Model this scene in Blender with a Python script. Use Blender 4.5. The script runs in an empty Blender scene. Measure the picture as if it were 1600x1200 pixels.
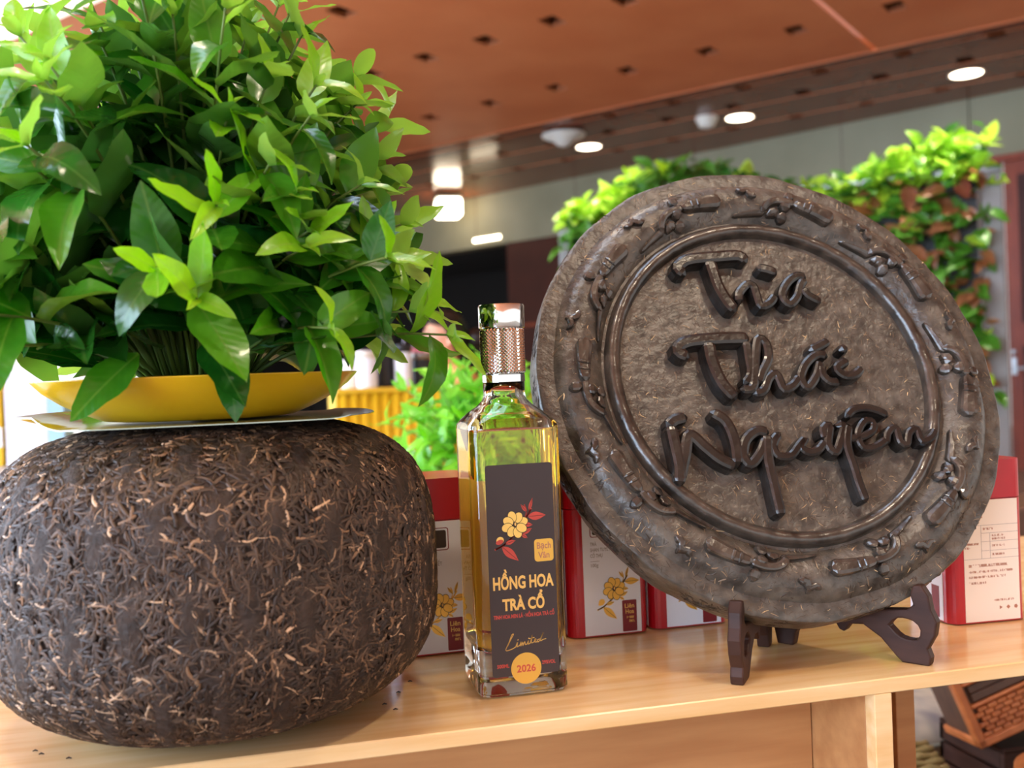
import bpy, bmesh, math, random
import numpy as np
from mathutils import Vector, Matrix

random.seed(11)
rng = np.random.default_rng(11)
SC = bpy.context.scene
COL = SC.collection
PI = math.pi

# ------------------------------------------------------------------ camera
YAW, ROLL, PITCH, EYE = math.radians(13.25), math.radians(2.2), math.radians(0.558), 0.22   # z = 0 is the table top
FPX = 1540.0
fw = Vector((math.sin(YAW), math.cos(YAW), 0)); rt = Vector((math.cos(YAW), -math.sin(YAW), 0)); up = Vector((0, 0, 1))
cR = rt * math.cos(ROLL) - up * math.sin(ROLL)
cU = rt * math.sin(ROLL) + up * math.cos(ROLL)
cW = fw * math.cos(PITCH) - cU * math.sin(PITCH)
cU = fw * math.sin(PITCH) + cU * math.cos(PITCH)
cam = bpy.data.cameras.new('camera')
cam.sensor_width = 36; cam.lens = FPX / 1600 * 36; cam.clip_start = 0.01; cam.clip_end = 200
cam.dof.use_dof = True; cam.dof.focus_distance = 0.70; cam.dof.aperture_fstop = 7.0
cam_o = bpy.data.objects.new('camera', cam); COL.objects.link(cam_o)
cam_o.matrix_world = Matrix(((cR.x, cU.x, -cW.x, 0), (cR.y, cU.y, -cW.y, 0), (cR.z, cU.z, -cW.z, EYE), (0, 0, 0, 1)))
SC.camera = cam_o
CAM = Vector((0, 0, EYE))

# ------------------------------------------------------------------ world and exposure
SC.view_settings.view_transform = 'Standard'; SC.view_settings.look = 'None'
SC.view_settings.exposure = 0.5; SC.view_settings.gamma = 1.0; SC.view_settings.use_curve_mapping = False
wd = bpy.data.worlds.new('hall_ambient'); SC.world = wd; wd.use_nodes = True
wd.node_tree.nodes['Background'].inputs[0].default_value = (1.0, 0.96, 0.93, 1)
wd.node_tree.nodes['Background'].inputs[1].default_value = 1.05
WARM = (1.0, 0.83, 0.62); COOL = (0.72, 0.87, 1.0)
P_DOWN, P_KEY, P_GREEN, P_WINDOW = 45.0, 46.0, 250.0, 12.0

# ------------------------------------------------------------------ helpers
def lin(c):
    return tuple(((v / 255) / 12.92 if v / 255 <= 0.04045 else ((v / 255 + 0.055) / 1.055) ** 2.4) for v in c) + (1,)

def mat(name, rgb, rough=0.5, metal=0.0, rgb2=None, scale=20.0, stretch=(1, 1, 1), bump=0.0, bscale=None, coat=0.0, spec=0.5, detail=6.0, emit=0.0):
    m = bpy.data.materials.new(name); m.use_nodes = True
    nt = m.node_tree; b = nt.nodes['Principled BSDF']
    b.inputs['Base Color'].default_value = lin(rgb); b.inputs['Roughness'].default_value = rough
    b.inputs['Metallic'].default_value = metal; b.inputs['Coat Weight'].default_value = coat
    b.inputs['Specular IOR Level'].default_value = spec
    if emit:
        b.inputs['Emission Color'].default_value = lin(rgb); b.inputs['Emission Strength'].default_value = emit
    if rgb2 or bump:
        tc = nt.nodes.new('ShaderNodeTexCoord'); mp = nt.nodes.new('ShaderNodeMapping')
        mp.inputs['Scale'].default_value = stretch
        nt.links.new(tc.outputs['Object'], mp.inputs[0])
        nz = nt.nodes.new('ShaderNodeTexNoise'); nz.inputs['Scale'].default_value = scale; nz.inputs['Detail'].default_value = detail
        nt.links.new(mp.outputs[0], nz.inputs['Vector'])
        if rgb2:
            cr = nt.nodes.new('ShaderNodeValToRGB')
            cr.color_ramp.elements[0].position = 0.32; cr.color_ramp.elements[1].position = 0.68
            cr.color_ramp.elements[0].color = lin(rgb); cr.color_ramp.elements[1].color = lin(rgb2)
            nt.links.new(nz.outputs['Fac'], cr.inputs[0]); nt.links.new(cr.outputs[0], b.inputs['Base Color'])
        if bump:
            n2 = nz
            if bscale:
                n2 = nt.nodes.new('ShaderNodeTexNoise'); n2.inputs['Scale'].default_value = bscale; n2.inputs['Detail'].default_value = 5
                nt.links.new(mp.outputs[0], n2.inputs['Vector'])
            bp = nt.nodes.new('ShaderNodeBump'); bp.inputs['Strength'].default_value = bump; bp.inputs['Distance'].default_value = 0.002
            nt.links.new(n2.outputs['Fac'], bp.inputs['Height']); nt.links.new(bp.outputs[0], b.inputs['Normal'])
    return m

def attr_mat(name, rough, spec=0.4, bump=0.0):
    """colour read from the per-strand 'tone' attribute of the mesh"""
    m = bpy.data.materials.new(name); m.use_nodes = True; nt = m.node_tree; b = nt.nodes['Principled BSDF']
    a = nt.nodes.new('ShaderNodeAttribute'); a.attribute_name = 'tone'
    nt.links.new(a.outputs['Color'], b.inputs['Base Color']); b.inputs['Roughness'].default_value = rough
    b.inputs['Specular IOR Level'].default_value = spec
    return m

def glass_mat(name, col, ior, rough=0.0):
    m = bpy.data.materials.new(name); m.use_nodes = True; nt = m.node_tree
    nt.nodes.remove(nt.nodes['Principled BSDF'])
    g = nt.nodes.new('ShaderNodeBsdfGlass'); g.inputs['Color'].default_value = col; g.inputs['IOR'].default_value = ior; g.inputs['Roughness'].default_value = rough
    nt.links.new(g.outputs[0], nt.nodes['Material Output'].inputs[0])
    return m

def leaf_mat(name, rgb, rgb2, under, rough=0.28, transl=0.25, coat=0.3):
    m = bpy.data.materials.new(name); m.use_nodes = True; nt = m.node_tree; b = nt.nodes['Principled BSDF']
    N, L = nt.nodes, nt.links
    tc = N.new('ShaderNodeTexCoord'); sp = N.new('ShaderNodeSeparateXYZ'); L.new(tc.outputs['Object'], sp.inputs[0])
    oi = N.new('ShaderNodeObjectInfo')
    ab = N.new('ShaderNodeMath'); ab.operation = 'ABSOLUTE'; L.new(sp.outputs[0], ab.inputs[0])
    rb = N.new('ShaderNodeMapRange'); rb.inputs[1].default_value = 0.006; rb.inputs[2].default_value = 0.02; rb.inputs[3].default_value = 1; rb.inputs[4].default_value = 0
    L.new(ab.outputs[0], rb.inputs[0])
    nz = N.new('ShaderNodeTexNoise'); nz.inputs['Scale'].default_value = 4; L.new(tc.outputs['Object'], nz.inputs['Vector'])
    mx = N.new('ShaderNodeMath'); mx.operation = 'ADD'; L.new(oi.outputs['Random'], mx.inputs[0]); L.new(nz.outputs['Fac'], mx.inputs[1])
    cr = N.new('ShaderNodeValToRGB'); cr.color_ramp.elements[0].position = 0.35; cr.color_ramp.elements[1].position = 1.0
    hf = N.new('ShaderNodeMath'); hf.operation = 'MULTIPLY'; hf.inputs[1].default_value = 0.66; L.new(mx.outputs[0], hf.inputs[0])
    cr.color_ramp.elements[0].color = lin(rgb); cr.color_ramp.elements[1].color = lin(rgb2); L.new(hf.outputs[0], cr.inputs[0])
    rib = N.new('ShaderNodeMixRGB'); rk_ = N.new('ShaderNodeMath'); rk_.operation = 'MULTIPLY'; rk_.inputs[1].default_value = 0.55; L.new(rb.outputs[0], rk_.inputs[0]); L.new(rk_.outputs[0], rib.inputs[0]); L.new(cr.outputs[0], rib.inputs[1]); rib.inputs[2].default_value = lin(under)
    ge = N.new('ShaderNodeNewGeometry'); bk = N.new('ShaderNodeMixRGB'); L.new(ge.outputs['Backfacing'], bk.inputs[0])
    L.new(rib.outputs[0], bk.inputs[1]); bk.inputs[2].default_value = lin(under)
    L.new(bk.outputs[0], b.inputs['Base Color'])
    b.inputs['Roughness'].default_value = rough; b.inputs['Coat Weight'].default_value = coat; b.inputs['Coat Roughness'].default_value = 0.15
    # side veins as fine relief
    wv = N.new('ShaderNodeTexWave'); wv.inputs['Scale'].default_value = 3.2; wv.inputs['Distortion'].default_value = 1.5; wv.bands_direction = 'Y'
    ad = N.new('ShaderNodeVectorMath'); ad.operation = 'ADD'
    cx = N.new('ShaderNodeCombineXYZ'); ng = N.new('ShaderNodeMath'); ng.operation = 'MULTIPLY'; ng.inputs[1].default_value = -0.9
    L.new(ab.outputs[0], ng.inputs[0]); L.new(ng.outputs[0], cx.inputs[1]); L.new(tc.outputs['Object'], ad.inputs[0]); L.new(cx.outputs[0], ad.inputs[1])
    L.new(ad.outputs[0], wv.inputs['Vector'])
    bp = N.new('ShaderNodeBump'); bp.inputs['Strength'].default_value = 0.05; bp.inputs['Distance'].default_value = 0.01
    L.new(wv.outputs['Fac'], bp.inputs['Height']); L.new(bp.outputs[0], b.inputs['Normal'])
    tr = N.new('ShaderNodeBsdfTranslucent'); hs = N.new('ShaderNodeHueSaturation'); hs.inputs['Value'].default_value = 1.7; hs.inputs['Saturation'].default_value = 1.1
    L.new(bk.outputs[0], hs.inputs['Color']); L.new(hs.outputs[0], tr.inputs[0])
    ms = N.new('ShaderNodeMixShader'); ms.inputs[0].default_value = transl
    L.new(b.outputs[0], ms.inputs[1]); L.new(tr.outputs[0], ms.inputs[2]); L.new(ms.outputs[0], N['Material Output'].inputs[0])
    return m

def link(name, me, parent=None, m=None):
    o = bpy.data.objects.new(name, me); COL.objects.link(o)
    if parent is not None: o.parent = parent
    if m is not None and me is not None and not me.materials: me.materials.append(m)
    return o

def mesh_obj(name, V, F, m, parent=None, smooth=False):
    me = bpy.data.meshes.new(name); me.from_pydata([tuple(v) for v in V], [], F); me.update()
    if smooth: me.polygons.foreach_set('use_smooth', [True] * len(me.polygons))
    return link(name, me, parent, m)

def bm_obj(name, bm, m, parent=None, smooth=False):
    me = bpy.data.meshes.new(name); bm.to_mesh(me); bm.free()
    if smooth: me.polygons.foreach_set('use_smooth', [True] * len(me.polygons))
    return link(name, me, parent, m)

def tag(o, label=None, cat=None, group=None, kind=None):
    if label: o['label'] = label
    if cat: o['category'] = cat
    if group: o['group'] = group
    if kind: o['kind'] = kind
    return o

def root(name, loc, label, cat, group=None, rz=0.0):
    o = bpy.data.objects.new(name, None); COL.objects.link(o); o.location = loc; o.rotation_euler = (0, 0, rz); o.empty_display_size = 0.02
    return tag(o, label, cat, group)

def box_bm(x0, x1, y0, y1, z0, z1, bevel=0.0, seg=2):
    bm = bmesh.new(); bmesh.ops.create_cube(bm, size=1)
    for v in bm.verts:
        v.co = Vector(((x0 + x1) / 2 + v.co.x * (x1 - x0), (y0 + y1) / 2 + v.co.y * (y1 - y0), (z0 + z1) / 2 + v.co.z * (z1 - z0)))
    if bevel: bmesh.ops.bevel(bm, geom=bm.edges[:], offset=bevel, segments=seg, affect='EDGES', profile=0.5)
    return bm

def box(name, x0, x1, y0, y1, z0, z1, m, parent=None, bevel=0.0, seg=2):
    return bm_obj(name, box_bm(x0, x1, y0, y1, z0, z1, bevel, seg), m, parent)

def rings(name, R, m, parent=None, smooth=True, close0=False, close1=False, flip=False):
    """R: list of rings (equal vertex count) joined into a skin"""
    n = len(R[0]); V = [p for r in R for p in r]; F = []
    for i in range(len(R) - 1):
        for j in range(n):
            k = (j + 1) % n
            F.append((i * n + j, i * n + k, (i + 1) * n + k, (i + 1) * n + j))
    if close0: F.append(tuple(range(n))[::-1])
    if close1: F.append(tuple(range((len(R) - 1) * n, len(R) * n)))
    if flip: F = [f[::-1] for f in F]
    return mesh_obj(name, V, F, m, parent, smooth)

def circ_ring(r, z, n=64, cx=0, cy=0):
    return [(cx + r * math.cos(2 * PI * j / n), cy + r * math.sin(2 * PI * j / n), z) for j in range(n)]

def lathe(name, prof, m, parent=None, n=64, smooth=True, c0=False, c1=False):
    return rings(name, [circ_ring(r, z, n) for r, z in prof], m, parent, smooth, c0, c1)

def tube_vf(P, rad, n=8):
    P = [Vector(p) for p in P]; V = []; F = []
    ref = Vector((0.13, 0.31, 0.94))
    for i, p in enumerate(P):
        t = (P[min(i + 1, len(P) - 1)] - P[max(i - 1, 0)]).normalized()
        a = t.cross(ref)
        if a.length < 1e-4: a = t.cross(Vector((1, 0, 0)))
        a.normalize(); b = t.cross(a); r = rad[i] if hasattr(rad, '__len__') else rad
        for j in range(n):
            g = 2 * PI * j / n; V.append(p + (a * math.cos(g) + b * math.sin(g)) * r)
    for i in range(len(P) - 1):
        for j in range(n):
            k = (j + 1) % n; F.append((i * n + j, i * n + k, (i + 1) * n + k, (i + 1) * n + j))
    F.append(tuple(range(n))[::-1]); F.append(tuple(range((len(P) - 1) * n, len(P) * n)))
    return V, F

def tube(name, P, rad, m, parent=None, n=8):
    V, F = tube_vf(P, rad, n); return mesh_obj(name, V, F, m, parent, True)

def merge(parts):
    V = []; F = []
    for v, f in parts:
        o = len(V); V += list(v); F += [tuple(i + o for i in q) for q in f]
    return V, F

def spline(P, step):
    """Catmull-Rom resample of a 2-D or 3-D point list"""
    P = [np.array(p, float) for p in P]
    if len(P) < 3:
        n = max(2, int(np.linalg.norm(P[-1] - P[0]) / step) + 1)
        return [P[0] + (P[-1] - P[0]) * k / (n - 1) for k in range(n)]
    Q = [2 * P[0] - P[1]] + P + [2 * P[-1] - P[-2]]; out = []
    for i in range(1, len(Q) - 2):
        a, b, c, d = Q[i - 1:i + 3]; n = max(2, int(np.linalg.norm(c - b) / step))
        for k in range(n):
            t = k / n
            out.append(0.5 * (2 * b + (c - a) * t + (2 * a - 5 * b + 4 * c - d) * t * t + (3 * b - a - 3 * c + d) * t ** 3))
    out.append(P[-1]); return out

def prism(name, outline, holes, thick, frame, m, parent=None, bevel=0.0):
    """2-D outline with holes, filled, given a thickness; frame maps (u, v, w) to local space"""
    bm = bmesh.new(); edges = []
    for loop in [outline] + list(holes):
        vs = [bm.verts.new((p[0], p[1], 0)) for p in loop]
        edges += [bm.edges.new((vs[i], vs[(i + 1) % len(vs)])) for i in range(len(vs))]
    bmesh.ops.triangle_fill(bm, edges=edges, use_beauty=True)
    if thick:
        r = bmesh.ops.extrude_face_region(bm, geom=bm.faces[:])
        for v in [g for g in r['geom'] if isinstance(g, bmesh.types.BMVert)]: v.co.z += thick
    bmesh.ops.recalc_face_normals(bm, faces=bm.faces[:])
    if bevel:
        sharp = [e for e in bm.edges if len(e.link_faces) == 2 and e.calc_face_angle(0) > 0.9]
        bmesh.ops.bevel(bm, geom=sharp, offset=bevel, segments=2, affect='EDGES', profile=0.5, clamp_overlap=True)
    for v in bm.verts: v.co = frame(*v.co)
    bmesh.ops.recalc_face_normals(bm, faces=bm.faces[:])
    return bm_obj(name, bm, m, parent)

def xz(y):            # flat art on a face that looks towards -y
    return lambda u, v, w: Vector((u, y - w, v))

def flat(name, polys, y, m, parent, t=0.0001):
    bm = bmesh.new()
    for p in polys:
        f = bm.faces.new([bm.verts.new((u, y, v)) for u, v in p])
        if f.calc_area() == 0: bm.faces.remove(f)
    bm.normal_update()
    for f in bm.faces:
        if f.normal.y > 0: f.normal_flip()
    bmesh.ops.triangulate(bm, faces=bm.faces[:])
    r = bmesh.ops.extrude_face_region(bm, geom=bm.faces[:])
    for v in [g for g in r['geom'] if isinstance(g, bmesh.types.BMVert)]: v.co.y -= t
    return bm_obj(name, bm, m, parent)

def text(name, body, size, x, z, y, m, parent, bold=0.0, shear=0.0, align='CENTER', width=None, depth=0.0001, xf=None):
    c = bpy.data.curves.new('txt', 'FONT'); c.body = body; c.size = size; c.align_x = align; c.offset = bold; c.shear = shear; c.extrude = depth
    c.resolution_u = 3
    o = bpy.data.objects.new('txt', c); COL.objects.link(o); bpy.context.view_layer.update()
    me = bpy.data.meshes.new_from_object(o.evaluated_get(bpy.context.evaluated_depsgraph_get()))
    bpy.data.objects.remove(o); bpy.data.curves.remove(c)
    xs = [v.co.x for v in me.vertices]; w0 = (max(xs) - min(xs)) if xs else 1
    k = width / w0 if width else 1.0
    for v in me.vertices:
        co = Vector((x + v.co.x * k, y - v.co.z, z + v.co.y))
        v.co = xf(co) if xf else co
    me.materials.clear(); me.materials.append(m); me.name = name
    return link(name, me, parent)

def ribbon(pts, w):
    """flat pen stroke as quads, 2-D"""
    P = spline(pts, 0.0006); out = []
    for i in range(len(P) - 1):
        d = P[i + 1] - P[i]; l = np.linalg.norm(d)
        if l < 1e-9: continue
        n = np.array([-d[1], d[0]]) / l * w / 2; e = d / l * w * 0.25
        out.append([tuple(P[i] - n - e), tuple(P[i + 1] - n + e), tuple(P[i + 1] + n + e), tuple(P[i] + n - e)])
    return out

def small_print(x, z, width, h, seed):
    """a line of print too small to read: bars and dashes spaced like letters and words"""
    rd = random.Random(seed); out = []; u = x; lw = h * 0.62; th = h * 0.2
    while u + lw < x + width:
        k = rd.randrange(4)
        if k != 3: out.append([(u, z), (u + th, z), (u + th, z + h), (u, z + h)])
        if k in (0, 2): out.append([(u + lw - th * 1.4, z), (u + lw - th * 0.4, z), (u + lw - th * 0.4, z + h * 0.9), (u + lw - th * 1.4, z + h * 0.9)])
        zz = z + h * rd.choice((0.0, 0.4, 0.8)); out.append([(u, zz), (u + lw * 0.8, zz), (u + lw * 0.8, zz + th), (u, zz + th)])
        u += lw * (1.0 if rd.random() < 0.78 else 1.7)
    return out

def ellipse(cx, cz, a, b, ang=0.0, n=18, tip=0.0):
    out = []
    for k in range(n):
        g = 2 * PI * k / n; u = a * math.cos(g); v = b * math.sin(g) * (1 - tip * (u / a))
        out.append((cx + u * math.cos(ang) - v * math.sin(ang), cz + u * math.sin(ang) + v * math.cos(ang)))
    return out

def leafpoly(x, z, l, w, ang, n=9):
    s = [(t / n, w * math.sin(PI * (t / n) ** 0.8) ** 1.1) for t in range(n + 1)]
    pts = [(u * l, v) for u, v in s] + [(u * l, -v) for u, v in s[1:-1][::-1]]
    return [(x + u * math.cos(ang) - v * math.sin(ang), z + u * math.sin(ang) + v * math.cos(ang)) for u, v in pts]

def rrect(x0, x1, z0, z1, r, n=5):
    out = []
    for cx, cz, a0 in ((x1 - r, z1 - r, 0), (x0 + r, z1 - r, 90), (x0 + r, z0 + r, 180), (x1 - r, z0 + r, 270)):
        for k in range(n + 1):
            g = math.radians(a0 + 90 * k / n); out.append((cx + r * math.cos(g), cz + r * math.sin(g)))
    return out

# ------------------------------------------------------------------ materials
M = {}
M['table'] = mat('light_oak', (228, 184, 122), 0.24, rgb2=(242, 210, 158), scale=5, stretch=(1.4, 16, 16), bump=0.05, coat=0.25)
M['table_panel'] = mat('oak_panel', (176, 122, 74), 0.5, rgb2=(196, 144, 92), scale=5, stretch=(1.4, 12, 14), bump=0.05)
M['tea_core'] = mat('tea_core', (38, 29, 23), 0.75, rgb2=(66, 51, 41), scale=90, bump=1.0, bscale=160)
M['tea_strand'] = attr_mat('tea_strand', 0.5, 0.5)
M['disc'] = mat('pressed_tea', (48, 44, 39), 0.36, rgb2=(97, 90, 80), scale=75, bump=0.7, bscale=130, detail=8, spec=0.6)
M['disc_dark'] = mat('lacquered_tea', (15, 13, 12), 0.28, rgb2=(42, 37, 33), scale=60, bump=0.3, bscale=120, spec=0.5, coat=0.12)
M['relief'] = mat('relief_tea', (32, 28, 24), 0.28, rgb2=(76, 67, 58), scale=70, bump=0.5, bscale=90, spec=0.7, coat=0.2)
M['stand'] = mat('dark_wood', (46, 27, 21), 0.5, spec=0.25, rgb2=(66, 42, 33), scale=18, stretch=(1, 1, 5), bump=0.06)
M['bowl'] = mat('yellow_enamel', (238, 182, 20), 0.3, rgb2=(244, 196, 30), scale=9, coat=0.4)
M['tray'] = mat('steel_sheet', (176, 186, 176), 0.2, 1.0)
M['soil'] = mat('soil', (34, 26, 20), 0.9, rgb2=(60, 46, 34), scale=80, bump=0.8)
M['stem'] = mat('green_stem', (108, 132, 52), 0.5, rgb2=(78, 104, 44), scale=30)
M['leaf0'] = leaf_mat('leaf_old', (16, 70, 22), (42, 108, 30), (76, 122, 54), 0.24, 0.22, 0.35)
M['leaf1'] = leaf_mat('leaf_mid', (42, 114, 20), (82, 148, 32), (110, 152, 62), 0.3, 0.32, 0.3)
M['leaf2'] = leaf_mat('leaf_young', (112, 178, 26), (154, 200, 48), (142, 182, 80), 0.34, 0.34, 0.2)
M['leafb'] = leaf_mat('leaf_back', (92, 168, 34), (140, 206, 60), (138, 198, 88), 0.35, 0.35, 0.2)
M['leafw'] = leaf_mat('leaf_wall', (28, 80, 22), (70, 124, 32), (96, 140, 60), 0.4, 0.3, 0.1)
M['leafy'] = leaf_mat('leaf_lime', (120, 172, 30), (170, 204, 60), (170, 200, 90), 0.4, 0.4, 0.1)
M['leafr'] = leaf_mat('leaf_red', (112, 52, 38), (142, 92, 56), (140, 96, 70), 0.4, 0.25, 0.1)
M['glass'] = glass_mat('clear_glass', (0.985, 0.995, 0.985, 1), 1.5)
M['liquor'] = glass_mat('amber_liquor', (1.0, 0.81, 0.33, 1), 1.36)
M['chrome'] = mat('chrome', (232, 232, 230), 0.1, 1.0)
M['label'] = mat('label_black', (56, 46, 46), 0.5)
M['gold'] = mat('gold_foil', (232, 184, 84), 0.34, 0.55)
M['gold_print'] = mat('gold_print', (234, 190, 104), 0.45, 0.15)
M['petal'] = mat('petal_yellow', (238, 200, 104), 0.5)
M['redp'] = mat('red_print', (190, 70, 58), 0.5)
M['inkd'] = mat('ink_dark', (58, 44, 32), 0.5)
M['ink'] = mat('ink_grey', (128, 118, 116), 0.6)
M['inkb'] = mat('ink_brown', (176, 118, 92), 0.6)
M['red'] = mat('red_card', (178, 14, 30), 0.34, rgb2=(188, 18, 34), scale=30, coat=0.2)
M['maroon'] = mat('maroon_tag', (128, 26, 36), 0.45)
M['white'] = mat('white_card', (236, 239, 248), 0.5)
M['cream'] = mat('cream_card', (244, 232, 218), 0.5)
M['paper'] = mat('label_paper', (246, 226, 170), 0.6)
_n = M['paper'].node_tree; _t = _n.nodes.new('ShaderNodeBsdfTranslucent'); _t.inputs[0].default_value = lin((250, 232, 180)); _x = _n.nodes.new('ShaderNodeMixShader'); _x.inputs[0].default_value = 0.6
_n.links.new(_n.nodes['Principled BSDF'].outputs[0], _x.inputs[1]); _n.links.new(_t.outputs[0], _x.inputs[2]); _n.links.new(_x.outputs[0], _n.nodes['Material Output'].inputs[0])
M['copper'] = mat('copper_panel', (214, 120, 70), 0.42, rgb2=(226, 134, 82), scale=2.2, stretch=(1, 1, 1))
M['darkceil'] = mat('dark_gloss_wood', (112, 50, 22), 0.16, rgb2=(132, 64, 30), scale=3, spec=0.2)
M['slot'] = mat('slot_dark', (92, 56, 42), 0.6)
M['bulk'] = mat('beige_stone', (128, 124, 100), 0.6, rgb2=(140, 136, 112), scale=1.5, spec=0.3)
M['brown'] = mat('brown_panel', (56, 22, 12), 0.5, rgb2=(68, 28, 16), scale=3, spec=0.2)
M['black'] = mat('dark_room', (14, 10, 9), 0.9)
M['door'] = mat('door_wood', (120, 46, 18), 0.4, rgb2=(140, 58, 26), scale=3, stretch=(6, 6, 1), spec=0.25)
M['floor'] = mat('hall_floor', (120, 104, 88), 0.25, rgb2=(136, 120, 102), scale=3)
M['wallp'] = mat('pale_wall', (196, 186, 170), 0.6)
M['lamp'] = mat('lamp_glow', (255, 236, 205), 0.5, emit=9.0)
M['led'] = mat('led_glow', (206, 228, 255), 0.5, emit=5.0)
M['cove'] = mat('cove_glow', (255, 240, 218), 0.5, emit=0.7)
M['day'] = mat('day_glow', (205, 228, 255), 0.5, emit=P_WINDOW)
M['whitep'] = mat('white_plastic', (226, 220, 208), 0.4)
M['metal'] = mat('grey_metal', (150, 150, 150), 0.35, 0.8)
M['postgrey'] = mat('painted_post', (128, 124, 120), 0.5, spec=0.3)
M['blackp'] = mat('black_plastic', (26, 26, 28), 0.5)
M['skirt'] = mat('yellow_satin', (226, 176, 26), 0.42, rgb2=(236, 190, 40), scale=8)
M['skin'] = mat('skin', (214, 152, 118), 0.5)
M['hair'] = mat('black_hair', (24, 17, 15), 0.4)
M['shirt'] = mat('peach_shirt', (226, 160, 98), 0.7)
M['trousers'] = mat('dark_trousers', (40, 40, 48), 0.8)
M['teal'] = mat('teal_cloth', (70, 172, 164), 0.7)
M['paisley'] = mat('grey_pattern_cloth', (196, 190, 172), 0.8, rgb2=(132, 132, 136), scale=22, detail=1.0)
M['olive'] = mat('olive_reed', (126, 112, 66), 0.7, rgb2=(158, 142, 96), scale=40)
M['wicker'] = mat('orange_wicker', (168, 92, 44), 0.45, rgb2=(196, 116, 62), scale=60)
M['wickerd'] = mat('dark_wicker', (74, 50, 38), 0.5, rgb2=(92, 64, 48), scale=60)
M['grey'] = mat('grey_cloth', (126, 134, 128), 0.6, rgb2=(160, 166, 158), scale=14)
M['pink'] = mat('pink_paper', (226, 140, 150), 0.6)
M['sky_paper'] = mat('pale_blue_paper', (170, 214, 232), 0.6)

# ================================================================== SETTING
FZ = -0.78
fl = mesh_obj('floor', [(-6, -5, FZ), (10, -5, FZ), (10, 18, FZ), (-6, 18, FZ)], [(0, 1, 2, 3)], M['floor']); tag(fl, kind='structure')
EA = Vector((-0.657, 0.754, 0)); EB = Vector((0.754, 0.657, 0))     # the ceiling grid runs diagonally
def ab(a, b, z): return EA * a + EB * b + Vector((0, 0, z))
CZ = 2.42
slots = [(1.59 + 0.63 * k, 6.45) for k in range(-1, 8)] + [(2.30 + 0.52 * k, 5.23) for k in range(-2, 9)] + [(2.4 + 0.6 * k, 4.25) for k in range(-1, 8)]
def panel_mesh(name, a0, a1, b0, b1, z, holes, m, parent=None, thick=0.04):
    loops = [[(a, b) for a, b in ((h[0] - .06, h[1] - .085), (h[0] + .06, h[1] - .085), (h[0] + .06, h[1] + .085), (h[0] - .06, h[1] + .085))] for h in holes if a0 < h[0] - .07 and h[0] + .06 < a1 and b0 < h[1] - .08 and h[1] + .08 < b1]
    return prism(name, [(a0, b0), (a1, b0), (a1, b1), (a0, b1)], loops, thick, lambda a, b, w: ab(a, b, z + w), m, parent)
ceil = panel_mesh('ceiling', 1.945, 12.5, -7.0, 7.283, CZ, slots, M['copper']); tag(ceil, kind='structure')
panel_mesh('panel', -7.0, 1.915, -7.0, 7.283, CZ, slots, M['copper'], ceil)
def slot_box(a, b, z, parent):
    h = 0.05; o = [(-.06, -.085), (.06, -.085), (.06, .085), (-.06, .085)]
    V = [ab(a + u, b + v, z) for u, v in o] + [ab(a + u, b + v, z + h) for u, v in o]
    return mesh_obj('slot', V, [(0, 1, 5, 4), (1, 2, 6, 5), (2, 3, 7, 6), (3, 0, 4, 7), (4, 5, 6, 7)], M['slot'], parent)
for a, b in slots: slot_box(a, b, CZ, ceil)
trim = prism('trim_1', [(-7, 7.26), (12.5, 7.26), (12.5, 7.283), (-7, 7.283)], [], 0.10, lambda a, b, w: ab(a, b, CZ - 0.004 + w), M['copper'], None); tag(trim, kind='structure')
slots2 = [(0.6 + 0.63 * k, 7.75) for k in range(0, 9)] + [(0.6 + 0.63 * k, 9.0) for k in range(0, 12)] + [(0.9 + 0.63 * k, 8.25) for k in range(0, 9)]
dark = panel_mesh('ceiling_far', -7.0, 14, 7.27, 10.9, CZ + 0.08, slots2, M['darkceil']); tag(dark, kind='structure')
for a, b in slots2: slot_box(a, b, CZ + 0.08, dark)
for k in range(3):
    st = prism('joint_strip', [(-4, 7.72 + .62 * k), (12, 7.72 + .62 * k), (12, 7.732 + .62 * k), (-4, 7.732 + .62 * k)], [], 0.004, lambda a, b, w: ab(a, b, CZ + 0.077 + w), M['copper'], dark)

# far wall, slightly askew to the ceiling grid
W0 = Vector((6.285, 7.204, 0)); WD = Vector((-0.588, 0.809, 0)); WN = Vector((0.809, 0.588, 0))
def wl(t, z, d=0.0): return W0 + WD * t + WN * d + Vector((0, 0, z))
def wbox(name, t0, t1, z0, z1, d0, d1, m, parent=None, bevel=0.0):
    bm = box_bm(t0, t1, d0, d1, z0, z1, bevel)
    for v in bm.verts: v.co = wl(v.co.x, v.co.z, v.co.y)
    bmesh.ops.recalc_face_normals(bm, faces=bm.faces[:]); return bm_obj(name, bm, m, parent)
bulk = wbox('wall_back', 0.45, 13, 1.86, CZ + 0.085, 0.0, 0.25, M['bulk']); tag(bulk, kind='structure')
for t in (1.6, 3.2, 4.8, 6.4, 8.0): wbox('joint', t, t + 0.008, 1.87, CZ + 0.08, -0.003, 0.0, M['slot'], bulk)
wbox('panel', -4.5, 0.44, 1.96, CZ + 0.085, 0.0, 0.25, M['bulk'], bulk)
lowp = wbox('wall_back_lower', 0.42, 5.92, FZ, 1.86, 0.02, 0.25, M['brown']); tag(lowp, kind='structure')
for t in (1.5, 2.6, 3.7, 4.8): wbox('groove', t, t + 0.012, FZ, 1.86, 0.012, 0.02, M['black'], lowp)
wbox('rail', 0.42, 5.92, 0.80, 0.84, 0.0, 0.02, M['door'], lowp)
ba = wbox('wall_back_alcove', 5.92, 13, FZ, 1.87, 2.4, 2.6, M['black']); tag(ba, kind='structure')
bd_ = wbox('ceiling_alcove', 5.92, 13, 1.865, 1.93, 0.255, 2.6, M['black']); tag(bd_, kind='structure')
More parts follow.
